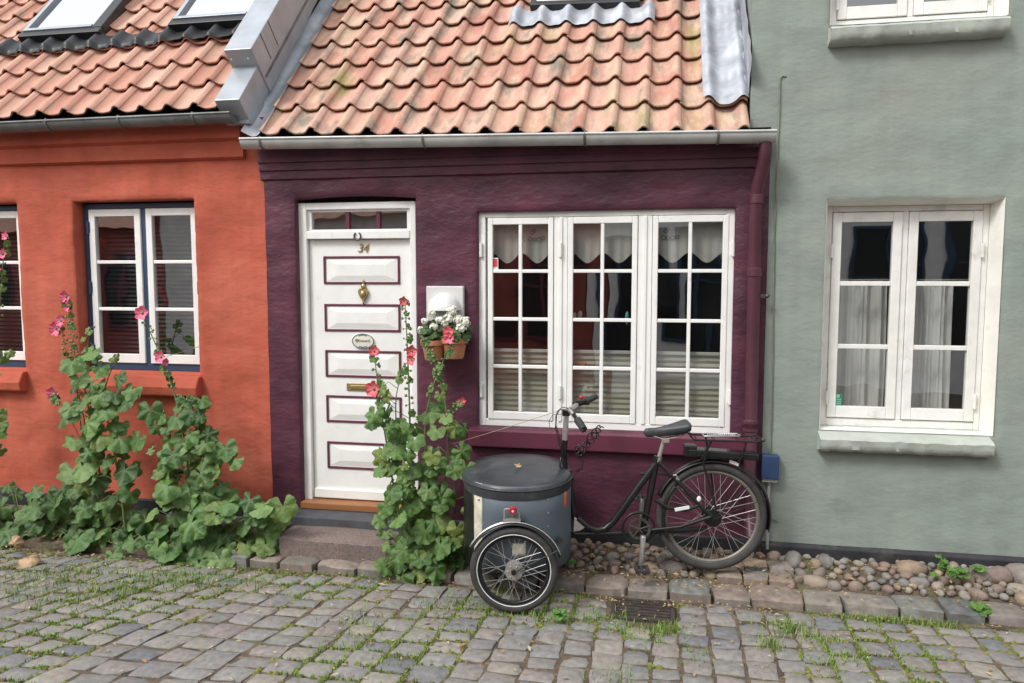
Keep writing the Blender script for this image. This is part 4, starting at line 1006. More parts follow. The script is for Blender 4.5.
# cargo box: an oval tub, black front, cream strip, grey blue sides, domed vinyl cover
lc = B(517.5, 482, 0); bc = Vector((lc.x, lc.y, 0)); ba, bb = .332, .375
bz0, bz1 = .215, .735
def oval(th, k=1.0, n=2.12):
    c, s_ = math.cos(th), math.sin(th)
    return BU*(ba*k*math.copysign(abs(c)**(2/n), c)) - BV*(bb*k*math.copysign(abs(s_)**(2/n), s_))
def shell(a0, a1, m, name, z0, z1, k=1.0, n=40, par=None, thick=.010):
    m2 = MB()
    def fn(u, v): th = R(a0+(a1-a0)*u); q = oval(th, k); return bc + q + BZ*(z0+(z1-z0)*v)
    m2.grid(fn, n, 3); o = m2.build(name, m, par or bike, smooth=180, recalc=False); s_ = o.modifiers.new('solid', 'SOLIDIFY'); s_.thickness = thick; s_.offset = 0
    return o
box = shell(-128, 124, m_boxgrey, 'cargo_box', bz0, bz1, n=80)
shell(137, 223, m_bikeblack, 'front_panel', bz0-.02, bz1, n=30, par=box)
shell(124.3, 136.7, m_cream, 'cream_strip', bz0, bz1, n=8, par=box); shell(223.3, 231.7, m_cream, 'cream_strip', bz0, bz1, n=8, par=box)
shell(80, 92, m_cream, 'cream_patch', .32, .40, 1.012, n=8, par=box, thick=.002)
m2 = MB(); m2.add([bc + oval(2*PI*k/40, .99) + BZ*bz0 for k in range(40)], [tuple(range(40))]); m2.build('floor', m_bikeblack, box, recalc=False)
shell(27, 31.5, m_orange_refl, 'side_reflector', .565, .66, 1.015, n=4, par=box, thick=.004)
# cover
m2 = MB(); nu = 72; rings = [(1.020, -.070), (1.03, -.04), (1.035, -.012), (1.02, .006), (.985, .014), (.85, .026), (.7, .036), (.55, .045), (.4, .052), (.25, .057), (.12, .060), (.0, .060)]
vs = []; 
for k_, h in rings:
    for i in range(nu):
        th = 2*PI*i/nu; q = oval(th, max(k_, .001)); wr = .004*nz(math.cos(th)*5, math.sin(th)*5, h*20)*(1 if h < 0 else .3)*k_*k_
        sag = .018*nz(q.x*3+4, q.y*3, 2.2)*max(0, 1-k_*k_); tilt_ = .03*q.dot(BV)
        vs.append(bc + q*(1+wr*3) + BZ*(bz1+h+sag+tilt_+wr))
fs = [(j*nu+i, j*nu+(i+1) % nu, (j+1)*nu+(i+1) % nu, (j+1)*nu+i) for j in range(len(rings)-1) for i in range(nu)]
m2.add(vs, fs); cv = m2.build('cover', m_cover, box, smooth=60, recalc=True)
m2 = MB(); m2.tube([bc + oval(2*PI*i/nu, 1.036) + BZ*(bz1-.012 + .03*(oval(2*PI*i/nu, 1).dot(BV))) for i in range(nu)], .006, 6, True); m2.build('cover_piping', m_cover, box, smooth=180)
m2 = MB(); m2.ball(B(479, 499, -.30), .010, 10, 6); m2.build('stud', m_alu, box, smooth=180)
m2 = MB()
for k in range(6): q = bc + oval(R(56), 1.008) + BZ*(bz0+.03+k*.08); m2.ball(q, .0055, 8, 5)
m2.tube([bc + oval(R(53), 1.006) + BZ*(bz0+.005), bc + oval(R(53), 1.006) + BZ*(bz1-.06)], .0028, 5); m2.build('seam', m_alu_dull, box, smooth=60)
m2 = MB(); _p = bc - BV*.12 + BU*.01 + BZ*(bz1+.066); leaf(m2, _p, Vector((.1, -.2, 1)), .026, cup=.2); m2.build('fallen_leaf', m_dryleaf, None, recalc=False, smooth=180, loc=_p); _l = [o for o in COL.objects if o.name.startswith('fallen_leaf')][-1]; tag(_l, 'tiny brown fallen leaf lying on the cargo bike cover', 'fallen leaf')
# marker lamp on the fender bracket
m2 = MB(); p = fc + e2*(FR+.03)
m2.tube([p + e1*-.055 + BV*.0, p + e1*-.055 + e2*.07], .006, 6); m2.tube([p + e1*.03, p + e1*.03 + e2*.05], .005, 6); m2.obox(p + e2*.006 + e1*-.012, [e1, BV, e2], (.05, .02, .008)); m2.tube([p+e1*-.055+e2*.07, p + e1*-.02 + e2*.075, p+e1*-.01+e2*.03], .004, 6); lb = m2.build('lamp_bracket', m_alu_dull, bike)
m2 = MB(); lp = p + e1*-.006 + e2*.068 - BV*.012; m2.lathe([(0, -.02), (.018, -.02), (.024, -.010), (.024, .004), (.0, .006)], lp, BV, 18); m2.build('marker_lamp', m_red, bike, smooth=40)
m2 = MB(); m2.lathe([(0, -.023), (.006, -.0225), (.007, -.018)], lp, BV, 12); m2.build('lens', m_reflw, bike)

# frame
m2 = MB(); tr_ = .017
S_ = lambda L, off=0: [B(px, py, off) for px, py in L]
m2.tube(S_([(577, 518), (588, 527.5), (597, 530.5), (605, 529), (613, 522), (622, 510), (640, 485), (656.5, 463)]), .0225, 12)
m2.tube(S_([(566, 528), (576, 534), (640, 533), (708, 528.5)]), .0165, 10)
m2.tube(S_([(657, 456), (655, 468), (643, 531)]), .0205, 12)
for o_ in (-.05, .05):
    m2.tube([B(658, 462, o_*.4), B(680, 484, o_), B(701, 507, o_), B(712, 516.5, o_*1.1)], .0115, 8)
    m2.tube([B(643, 531, o_*.5), B(680, 527, o_), B(712, 516.5, o_*1.1)], .012, 8)
m2.tube(S_([(640, 474), (650, 473), (668, 475)]), .007, 8)
m2.tube(S_([(574, 516), (572, 500), (570, 470)], -.03), .013, 10)
m2.tube([B(560, 540, -.30), B(560, 540, .25)], .018, 10); m2.tube([B(514, 571, FO+.04), fc2 - BV*.03], .016, 10); m2.tube([B(565, 530, 0), B(520, 560, 0)], .02, 10)
m2.build('frame', m_bikeblack, bike, smooth=60)
m2 = MB(); a = B(574, 517, -.02); b = B(588, 526, -.02); c = B(580, 531, -.02); d = B(573, 532, -.02)
m2.add([a, b, c, d] + [q + BV*.04 for q in (a, b, c, d)], [(0, 1, 2, 3), (7, 6, 5, 4), (0, 4, 5, 1), (1, 5, 6, 2), (2, 6, 7, 3), (3, 7, 4, 0)]); m2.build('steering_plate', m_alu, bike, bevel=.004)
m2 = MB(); m2.tube(S_([(664, 440), (661.5, 449), (658.5, 459)]), .0135, 12); m2.tube(S_([(658.6, 457), (657.5, 463)]), .021, 12); m2.build('seat_post', m_alu_dull, bike, smooth=60)
# saddle: nose to the left
sn = B(643.5, 432.5); sr = B(691.5, 430); su = (sr-sn); SL = su.length; sdir = su.normalized(); sup = BV.cross(sdir)*1.0
if sup.z < 0: sup = -sup
m2 = MB()
def sad(u, v):
    wv = .020 + .085*max(0, (u-.30)/.70)**1.15 if u < .93 else .105*(1-((u-.93)/.07)**2*.75); wv = min(wv, .100)
    if u < .05: wv *= (.35 + .65*u/.05)
    a = 2*PI*v; cx_ = math.cos(a); sx_ = math.sin(a)
    th = .044 + .022*max(0, u-.3); topz = .012 + .042*max(0, (u-.25)/.75)**1.2 - .018*(1-u)*0
    if u > .93: topz -= .015*((u-.93)/.07)
    cleft = -.014*max(0, u-.55)*2*math.exp(-(cx_/.25)**2) if sx_ > 0 else 0
    ef = math.sqrt(max(0, 1-((u-.80)/.20)**2)) if u > .80 else (math.sqrt(max(0, 1-((.08-u)/.08)**2)) if u < .08 else 1.)
    th *= .15 + .85*ef; wv *= (.55+.45*ef) if u > .8 else 1
    zz = (th*.55*sx_ if sx_ > 0 else th*1.3*sx_*(.55+.25*u)) + topz + cleft
    return sn + sdir*(SL*u) + BV*(wv*cx_) + sup*(zz - .01)
nu, nv = 24, 20
vs = [sad(i/nu, j/nv) for i in range(nu+1) for j in range(nv)]
fs = [(i*nv+j, i*nv+(j+1) % nv, (i+1)*nv+(j+1) % nv, (i+1)*nv+j) for i in range(nu) for j in range(nv)] + [tuple(range(nv)), tuple(nu*nv+j for j in range(nv))]
m2.add(vs, fs); sad_o = m2.build('saddle', m_saddle, bike, smooth=70)
m2 = MB()
for o_ in (-.022, .022): m2.tube([sn + sdir*.05 + BV*o_*.4 - sup*.02, sn + sdir*.12 + BV*o_ - sup*.045, sn + sdir*.22 + BV*o_ - sup*.035, sn + sdir*.27 + BV*o_ - sup*.0], .0035, 6)
m2.obox(B(665, 440, 0), [sdir, BV, sup], (.022, .026, .012)); m2.build('saddle_rail', m_alu_dull, sad_o)
# handlebar, stem, grips, levers, bell, cables
m2 = MB(); st = S_([(566.5, 412), (565.5, 430), (564.5, 445)]); m2.tube(st, .0175, 12); m2.build('stem', m_alu, bike, smooth=60)
m2 = MB(); m2.tube(S_([(565, 440), (563.5, 455), (566, 474), (571, 500), (575, 520)]), [.019, .019, .017, .015, .015], 10); m2.build('steering_tube', m_bikeblack, bike, smooth=60)
m2 = MB(); hb_c = B(568, 410, 0); gf = B(596.5, 396, .22); gn = B(584, 429.5, -.28)
mid1 = B(577, 405, .14); mid2 = B(575.5, 417, -.16)
m2.tube([B(586, 401.5, .19), mid1, B(571, 408.5, .06), hb_c, B(570, 411, -.05), mid2, B(579, 422, -.22)], .014, 12); m2.tube([B(566.5, 414, 0), hb_c + BV*.0], .018, 12)
m2.build('handlebar', m_alu, bike, smooth=60)
m2 = MB(); m2.tube([B(585, 402, .185), gf], [.0215, .019], 12); m2.build('grip', m_rubber, bike, smooth=60)
m2 = MB(); m2.tube([B(577.5, 420, -.20), gn], [.024, .021], 12); m2.build('grip', m_rubber, bike, smooth=60)
m2 = MB(); m2.tube([B(577, 404, .14), B(583, 402.5, .17), B(589, 404, .19)], [.021, .018, .008], 8, flat=.8); m2.build('brake_lever', m_bikeblack, bike, smooth=60); m2 = MB(); m2.tube([B(574, 415, -.14), B(579, 424, -.24), B(583, 432, -.30)], [.017, .013, .008], 8, flat=.7); m2.build('brake_lever', m_bikeblack, bike, smooth=60); m2 = MB(); m2.obox(B(566, 412.5, -.02), [BU, BV, BZ], (.024, .034, .018)); m2.build('stem_clamp', m_bikeblack, bike, bevel=.006)
m2 = MB(); m2.ball(B(581.5, 397.5, .15), (.016, .016, .014), 12, 8); m2.build('horn_button', m_red, bike, smooth=180)
m2 = MB()
m2.tube(S_([(566, 411), (560, 409.5), (556, 416), (555.5, 428), (559, 442), (563, 458)], -.06), .0035, 6)
m2.tube(S_([(572, 409), (562, 407), (557, 412), (556, 425), (560, 440), (566, 460)], -.02), .003, 6)
m2.tube(S_([(566, 414), (553, 414.5), (549, 421), (550, 428), (556, 430)], -.08), .002, 6)
m2.tube(S_([(561, 457), (560, 466), (566, 477), (575, 480)], -.05), .006, 6); m2.tube(S_([(575, 480), (575, 500), (574, 517)], -.02), .003, 6)
m2.build('brake_cable', m_bikeblack, bike, smooth=180)
m2 = MB(); pts = []
c0 = S_([(603, 428), (597, 430), (594, 436), (588, 444), (580, 449), (579, 455)], -.02)
for k in range(150):
    t = k/149*(len(c0)-1); i = min(int(t), len(c0)-2); q = c0[i].lerp(c0[i+1], t-i); a = k*.40; rr = (.022+.008*math.sin(k*.2) if k > 18 else .004)
    pts.append(q + BU*(rr*math.cos(a)) + BZ*(rr*math.sin(a)) + BV*(.008*math.sin(a*.37)) + BZ*(.010*math.sin(k*.11)))
pts += S_([(583, 462), (582, 468), (577, 472)], -.02)
m2.tube(pts, .0042, 6); m2.build('coiled_lock_cable', m_bikeblack, bike, smooth=180)
# crank, chainring, pedals
bbc = B(641.5, 533, 0)
m2 = MB(); m2.ring(B(638.5, 528, -.03), e1, e2, .098, .008, 48, 8, flat=.7); m2.build('chain_guard', m_bikeblack, bike, smooth=180)
m2 = MB(); m2.ring(B(639.5, 529, -.045), e1, e2, .062, .010, 40, 6, flat=.4)
for k in range(5): a = k*2*PI/5 + .3; q = B(639.5, 529, -.045); m2.tube([q, q + (e1*math.cos(a)+e2*math.sin(a))*.062], .006, 6)
m2.build('chainring', m_iron, bike, smooth=60)
m2 = MB(); m2.lathe([(0, -.075), (.018, -.07), (.02, .07), (0, .075)], bbc, BV, 16); m2.build('bottom_bracket', m_bikeblack, bike, smooth=50)
for off, end, pp in ((-.085, B(640.8, 566, -.085), -1), (.085, None, 1)):
    st_ = bbc + BV*off
    if end is None: end = st_ + (bbc + BV*-.085 - B(640.8, 566, -.085)) + BV*.0
    m2 = MB(); dirv = (end-st_).normalized(); sd2 = dirv.cross(BV)
    m2.tube([st_ - dirv*.012, st_, (st_*.5+end*.5), end, end + dirv*.012], [.015, .0195, .0155, .0155, .012], 10, flat=1.0); m2.lathe([(0, -.010), (.008, -.010), (.008, 0)], st_ - BV*.012, BV, 10)
    ck = m2.build('crank', m_alu, bike, smooth=60)
    m2 = MB(); pc_ = end + BV*(.055*pp); 
    m2.obox(pc_ + BU*.034, [BU, BV, BZ], (.009, .046, .012)); m2.obox(pc_ - BU*.034, [BU, BV, BZ], (.009, .046, .012)); m2.obox(pc_ + BV*.04, [BU, BV, BZ], (.025, .006, .010)); m2.obox(pc_ - BV*.04, [BU, BV, BZ], (.025, .006, .010)); m2.tube([pc_-BV*.05, pc_+BV*.05], .010, 8); m2.build('pedal', m_rubber, bike, bevel=.002)
# wheel lock, brakes
m2 = MB(); m2.tube(arcpts(rc, RR-.04, 140, 205, 14, -.04), .012, 8, flat=.7); m2.tube([B(655, 500, -.05), B(668, 508, -.06), B(686, 510, -.06), B(698, 506, -.06)], .012, 8, flat=.8); m2.build('wheel_lock', m_bikeblack, bike, smooth=60)
m2 = MB(); m2.obox(B(682, 508.5, -.075), [(BU*.97+BZ*.2).normalized(), BV, (BZ*.97-BU*.2).normalized()], (.045, .006, .009)); m2.build('lock_plate', m_reflw, bike); m2 = MB(); m2.ball(B(699, 499, -.06), (.014, .006, .018), 10, 6); m2.build('lock_cap', m_reflw, bike, smooth=180)
m2 = MB(); m2.tube([B(670, 476, -.03), B(676, 475, -.05), B(679, 480, -.05)], .006, 6); m2.tube([B(676, 478, -.05), B(683, 490, -.05)], .005, 6); m2.build('rear_brake', m_alu_dull, bike)
# rack and battery
rk = []
m2 = MB()
z_ = B(725, 441, 0).z
A = B(691, 437, -.07); A2 = B(762, 439.5, -.07)
def rail(off): 
    a0 = B(691, 438, off); a1 = B(761, 440, off); return a0, a1
n0, n1 = rail(-.075); f0, f1 = n0 + BV*.15, n1 + BV*.15
m2.tube([n0 + BZ*.035 - BU*.01, n0 + BU*.0 + BZ*.01, n0 + BU*.02 - BZ*.012, n1 - BU*.02 - BZ*.012, n1 + BU*.0 + BZ*.0, n1 + BV*.03 + BU*.01, f1 - BV*.03 + BU*.01, f1, f1 - BU*.02 - BZ*.008, f0 + BU*.02 - BZ*.008, f0 + BZ*.01, f0 + BZ*.035 - BU*.01], .006, 8)
for t in (.1, .35, .7, .92): a = n0.lerp(n1, t) - BZ*.012; b = f0.lerp(f1, t) - BZ*.010; m2.tube([a, b], .005, 6)
m2.tube([n0.lerp(n1, .28) - BZ*.012, B(703, 463, -.065), B(716, 508, -.06), rc - BV*.06], .0065, 8); m2.tube([f0.lerp(f1, .28) - BZ*.012, B(716, 508, .06), rc + BV*.06], .0065, 8)
m2.tube([n0.lerp(n1, .80) - BZ*.012, B(742, 456, -.06), B(738, 463, -.05)], .006, 8); m2.tube([n0.lerp(n1, .30) - BZ*.012, B(706, 452, -.06), B(701, 460, -.05)], .006, 8)
rack = m2.build('luggage_rack', m_bikeblack, bike, smooth=60)
m2 = MB(); m2.tube([n0.lerp(n1, .20)+BV*.03+BZ*.008, n0.lerp(n1, .24)+BV*.02+BZ*.010, n0.lerp(n1, .70)+BV*.02+BZ*.016, n0.lerp(n1, .73)+BV*.05+BZ*.016, n0.lerp(n1, .70)+BV*.10+BZ*.016, n0.lerp(n1, .24)+BV*.10+BZ*.010, n0.lerp(n1, .20)+BV*.08+BZ*.008], .0045, 6, True)
q0 = n0.lerp(n1, .25) + BV*.06
m2.tube([q0 + (n1-n0)*(.42*k/60) + BZ*(.012+.010*math.sin(k*1.6)) + BV*(.010*math.cos(k*1.6)) for k in range(61)], .003, 5); m2.build('spring_clip', m_alu, rack, smooth=180)
m2 = MB(); a = B(687, 451, 0); b = B(757, 456, 0); dv = (b-a).normalized(); m2.obox((a+b)/2, [dv, BV, dv.cross(BV)], ((b-a).length/2, .05, .022)); m2.obox(B(690, 450, 0), [dv, BV, dv.cross(BV)], (.035, .045, .036)); m2.build('battery', m_bikeblack, bike, bevel=.008)

# ================================================================== PLANTS
def flower(t, c, d, r, m=None):
    d = d.normalized(); a = d.orthogonal().normalized(); b = d.cross(a); m2 = MB(); n = 30; vs = [c - d*r*.35]; ts = [1.0]; sd_ = rnd(0, 50)
    for ring, tt in ((.35, .9), (.7, .35), (1., .0)):
        for k in range(n):
            q = 2*PI*k/n; w_ = 1 + .13*math.cos(5*q)*ring + .07*nz(k*.8, sd_, ring*3)
            vs.append(c + (a*math.cos(q)+b*math.sin(q))*(r*ring*w_) + d*(r*(-.35+.5*ring**1.5) + r*.14*math.sin(10*q+sd_)*ring + r*.1*nz(k*.5, ring*3, sd_))); ts.append(tt)
    fs = [(0, 1+k, 1+(k+1) % n) for k in range(n)] + [(1+j*n+k, 1+(j+1)*n+k, 1+(j+1)*n+(k+1) % n, 1+j*n+(k+1) % n) for j in range(2) for k in range(n)]
    m2.add(vs, fs, ts); o = m2.build('flower', m or m_pink, t, smooth=180, recalc=False)
    m3 = MB(); m3.ball(c - d*r*.1, (r*.16,)*3, 8, 6); m3.tube([c - d*r*.3, c - d*r*.5 - Vector((0, 0, r*.5))], r*.07, 5); m3.ball(c - d*r*.42, (r*.3, r*.3, r*.25), 8, 6); m3.build('calyx', m_bud, o, smooth=180)
def bez(pts, n):
    out = []; m = len(pts)
    for k in range(n+1):
        t = k/n*(m-1); i = min(int(t), m-2); u = t-i; p0 = pts[max(i-1, 0)]; p1 = pts[i]; p2 = pts[i+1]; p3 = pts[min(i+2, m-1)]
        out.append(.5*((2*p1) + (p2-p0)*u + (2*p0-5*p1+4*p2-p3)*u*u + (3*p1-p0-3*p2+p3)*u**3))
    return out
def hollyhock(name, lab, base, stems, leafm, seed, leaves=(), size=.085, basal=0, basal_box=None, cat='hollyhock', spire=(.55, 1.0)):
    """stems: list of (pixel path, depth, radius); leaves hang from petioles along the stems"""
    random.seed(seed); t = thing(name, lab, cat, base); lf = MB(); pt = MB(); bd = MB()
    for path, y, r0, dens, top in stems:
        pts = bez([P(px, py, y + (dy if len(q) > 2 else 0)) for q in path for (px, py, dy) in [(q[0], q[1], q[2] if len(q) > 2 else 0)]], 40)
        sm = MB(); sm.tube(pts, [r0*(1-.72*k/40) for k in range(41)], 7); sm.build('stem', m_stem, t, smooth=180)
        for k in range(41):
            f_ = k/40
            if f_ > top and k % 1 == 0:                   # buds on the flowering spire
                for _ in range(2):
                    a = rnd(0, 2*PI); c = pts[k] + Vector((math.cos(a)*.022, math.sin(a)*.022, rnd(-.01, .012))); r = rnd(.007, .013)*(1.25-f_*.6)
                    bd.ball(c, (r, r, r*1.15), 7, 5); pt.tube([pts[k], c], .0022, 4, caps=False)
                    if random.random() < .30: leaf(lf, c + Vector((0, 0, -.012)), Vector((math.cos(a), math.sin(a)-.4, .3)), rnd(.018, .034), cup=.1)
            else:
                n = dens*(1-f_*.5); n = int(n) + (1 if random.random() < n-int(n) else 0)
                for _ in range(n):
                    a = rnd(-PI, PI); d = Vector((math.cos(a), math.sin(a)*.75 - .28, 0)); ln = rnd(.06, .17)*(1.25-.75*f_); s_ = size*(rnd(.45, .8) if random.random() < .28 else rnd(.8, 1.45))*(1.12-.55*f_)
                    p1_ = pts[k]; tip = p1_ + d*ln + Vector((0, 0, rnd(-.01, .07)))
                    pt.tube([p1_, p1_ + d*ln*.55 + Vector((0, 0, .045)), tip], .0026, 5, caps=False)
                    nr = Vector((d.x*.7 + rnd(-.4, .4), d.y*.5 - .65, rnd(.0, 1.25))); leaf(lf, tip, nr, s_, lobes=5, cup=rnd(.05, .25), droop=rnd(.05, .55), deep=rnd(.14, .28))
    for k in range(basal):
        bx0, bx1, by0, by1, y0, y1 = basal_box; px, py = rnd(bx0, bx1), rnd(by0, by1); p = P(px, py, rnd(y0, y1)); s_ = size*rnd(.6, 1.15)
        if p.z < .06: p.z = .06 + rnd(0, .05)
        root = Vector((base[0] + (p.x-base[0])*.4 + rnd(-.05, .05), base[1] + rnd(-.05, .05), .06)); pt.tube([root, root.lerp(p, .6) + Vector((0, 0, .05)), p], .003, 5, caps=False)
        leaf(lf, p, Vector((rnd(-.5, .5), rnd(-1, -.35), rnd(.1, 1.0))), s_, cup=rnd(.06, .2), droop=rnd(0, .3), deep=rnd(.12, .24))
    for px, py, y, s_ in leaves:
        p = P(px, py, y); leaf(lf, p, Vector((rnd(-.4, .4), rnd(-1, -.5), rnd(.1, .7))), s_, cup=rnd(.06, .16), droop=rnd(0, .25), deep=.2, roll=rnd(-.5, .5))
    lf.merge(pt, 1); lf.merge(bd, 2); lf.build('foliage', [leafm, m_stem, m_bud], t, smooth=180, recalc=False)
    return t
F = Vector((0, -1, 0))
b = P(112, 568, -.42)
hA = hollyhock('hollyhock', 'tall pink hollyhock by the blue framed window, three flowers nodding over its left side', (b.x, b.y, .1),
    [([(112, 568), (104, 500), (92, 430), (84, 375), (91, 328)], -.40, .011, 1.15, .97), ([(128, 568), (122, 500), (112, 440), (104, 395), (118, 355)], -.46, .010, .85, .97),
     ([(100, 560), (92, 470), (80, 400), (66, 352), (60, 318)], -.34, .006, .25, .72), ([(96, 500), (80, 420), (76, 370), (72, 330), (66, 300)], -.40, .005, .0, .55), ([(98, 510), (84, 450), (68, 415), (53, 394)], -.42, .004, .0, .8)],
    m_leaf_b, 41, size=.098, basal=26, basal_box=(70, 165, 520, 572, -.55, -.25), leaves=[(p, q, -.5, rnd(.07, .11)) for p, q in ((92, 352), (72, 362), (80, 378), (100, 368), (118, 378), (128, 400), (70, 408), (86, 400), (110, 400), (132, 390), (76, 440), (95, 430), (118, 425), (72, 470), (108, 460), (90, 475), (125, 470), (138, 440))])
for px, py, s_, y in ((65, 297, .042, -.42), (67, 306, .040, -.43), (60, 321, .040, -.38), (55, 329, .050, -.36), (53, 394, .050, -.42)):
    flower(hA, P(px, py, y), Vector((rnd(-.6, .1), -1, rnd(-.1, .5))), s_)
b = P(192, 568, -.42)
hB = hollyhock('hollyhock', 'pink hollyhock leaning across the blue framed window, leaves spreading right at its foot', (b.x, b.y, .1),
    [([(192, 568), (190, 500), (186, 450), (176, 400), (160, 355), (142, 314)], -.42, .010, 1.1, .62), ([(215, 565), (212, 510), (205, 465), (198, 430), (190, 398)], -.46, .009, 1.9, .97),
     ([(175, 565), (172, 500), (165, 450), (152, 420)], -.46, .009, 1.0, .97)],
    m_leaf_b, 43, size=.092, basal=58, basal_box=(150, 285, 500, 572, -.62, -.22), leaves=[(p, q, -.5, rnd(.07, .10)) for p, q in ((176, 418), (192, 412), (182, 440), (165, 470), (200, 445), (225, 448), (150, 410), (212, 470), (235, 460), (250, 500), (270, 508), (215, 500), (190, 490), (170, 500), (243, 525), (265, 545), (228, 545))])
for px, py, s_, y in ((141.5, 313, .048, -.46), (160, 357, .040, -.46), (166, 362, .026, -.44)): flower(hB, P(px, py, y), Vector((rnd(-.3, .3), -1, rnd(0, .4))), s_)
b = P(35, 545, -.38)
hC = hollyhock('mallow_plant', 'low leafy clump of broad green leaves at the foot of the orange wall, far left', (b.x, b.y, .1), [], m_leaf_low, 47, size=.092, basal=80, basal_box=(-30, 92, 484, 550, -.55, -.15), cat='plant')
b = P(75, 560, -.6)
b = P(432, 585, -.5)
hD = hollyhock('hollyhock', 'tall hollyhock with many thin spires of red buds growing beside the white front door', (b.x, -.5, .06),
    [([(425, 584), (416, 520), (411, 450), (409, 390), (407, 340), (405, 302)], -.46, .010, .9, .52), ([(415, 582), (398, 510), (386, 440), (379, 395), (374, 350)], -.50, .008, .9, .60),
     ([(432, 584), (428, 500), (425, 430), (432, 390), (446, 355), (457, 332)], -.44, .009, .8, .55), ([(440, 584), (444, 500), (448, 430), (440, 380), (430, 352), (424, 338)], -.42, .009, .6, .55),
     ([(446, 584), (455, 500), (448, 450), (450, 415), (461, 402)], -.44, .007, .5, .65), ([(420, 584), (405, 500), (398, 450), (396, 400), (403, 370)], -.55, .008, 1.0, .85)],
    m_leaf, 53, size=.070, basal=44, basal_box=(382, 458, 505, 588, -.72, -.35), leaves=[(p, q, -.6, s_) for p, q, s_ in ((466, 468, .075), (454, 470, .06), (446, 418, .05), (440, 395, .04), (455, 460, .05), (400, 425, .06), (415, 440, .07), (432, 455, .07), (385, 450, .06), (405, 475, .07), (428, 490, .07), (380, 470, .055), (410, 505, .075), (440, 505, .06), (392, 500, .065), (425, 530, .09), (405, 550, .09), (440, 545, .09), (380, 520, .06), (420, 570, .08))])
for px, py, s_, y, m in ((403.5, 301, .028, -.47, m_redpetal), (411.5, 351, .036, -.50, m_redpetal), (411, 360, .034, -.5, m_redpetal), (374, 351, .034, -.52, m_redpetal), (373, 389, .050, -.54, m_redpetal), (448, 332, .034, -.47, m_redpetal), (449, 338, .036, -.48, m_pink), (462, 401, .024, -.46, m_redpetal)):
    flower(hD, P(px, py, y), Vector((rnd(-.5, .3), -1, rnd(-.1, .3))), s_, m)
b = P(-8, 520, -.35)
hE = hollyhock('hollyhock', 'hollyhock spire with pink flowers at the left edge, before the partly shown window', (b.x, b.y, .1),
    [([(-10, 540), (-8, 450), (-6, 380), (0, 300), (5, 238)], -.35, .010, .6, .62)], m_leaf, 59, size=.07, leaves=[(-2, 432, -.4, .07), (2, 425, -.38, .05)])
for px, py, s_ in ((5, 236, .030), (2, 254, .034), (-2, 270, .03)): flower(hE, P(px, py, -.38), Vector((rnd(-.2, .4), -1, .2)), s_)
# small weeds among the fieldstones
def weed(px, py, z, lab, n, s_, h, seed):
    random.seed(seed); b = G(px, py, z); t = thing('weed', lab, 'weed', b, 'weeds in the stone strip'); lf = MB(); pt = MB()
    for k in range(n):
        a = rnd(0, 2*PI); p = b + Vector((math.cos(a)*rnd(.01, .05)*s_/.03, math.sin(a)*rnd(.01, .03)*s_/.03, rnd(.02, h)))
        pt.tube([b, b.lerp(p, .6) + Vector((0, 0, .01)), p], .0018, 4, caps=False); leaf(lf, p, Vector((rnd(-.5, .5), -.5, 1)), s_*rnd(.7, 1.2), cup=.1, deep=.12)
    lf.merge(pt, 1); lf.build('foliage', [m_weed, m_stem], t, smooth=180, recalc=False)
weed(941, 572, .12, 'upright bright green weed against the black plinth of the sage house', 9, .024, .12, 1)
weed(957, 578, .13, 'wide low bright green weed lying over fieldstones near the right kerb', 16, .028, .06, 2)
weed(936, 580, .12, 'tiny round bright green weed between two fieldstones', 5, .022, .04, 3)
weed(976, 572, .15, 'small yellowish green weed on the large fieldstone at right', 6, .024, .05, 4)
weed(980, 613, .03, 'round leaved green weed sprouting before the right hand kerb stones', 8, .032, .05, 5)
weed(570, 566, .10, 'small green weed among stones behind the front wheel', 6, .02, .04, 6)
weed(560, 620, .01, 'spiky green weed on the setts right of the front wheel', 10, .022, .06, 7)
# twine ties
def twine(lab, pts): m2 = MB(); m2.tube(bez(pts, 16), .0022, 5); o = m2.build('twine', m_cord, None, loc=pts[0]); tag(o, lab, 'twine')
twine('pale twine tying the door hollyhock to the wide window hinge', [P(452, 444, -.44), P(505, 428, -.2), P(558, 411, .01)])
twine('pale twine from the hollyhock to the right hinge of the blue framed window', [P(160, 358, -.42), P(182, 352, -.15), P(201, 346, .08)])
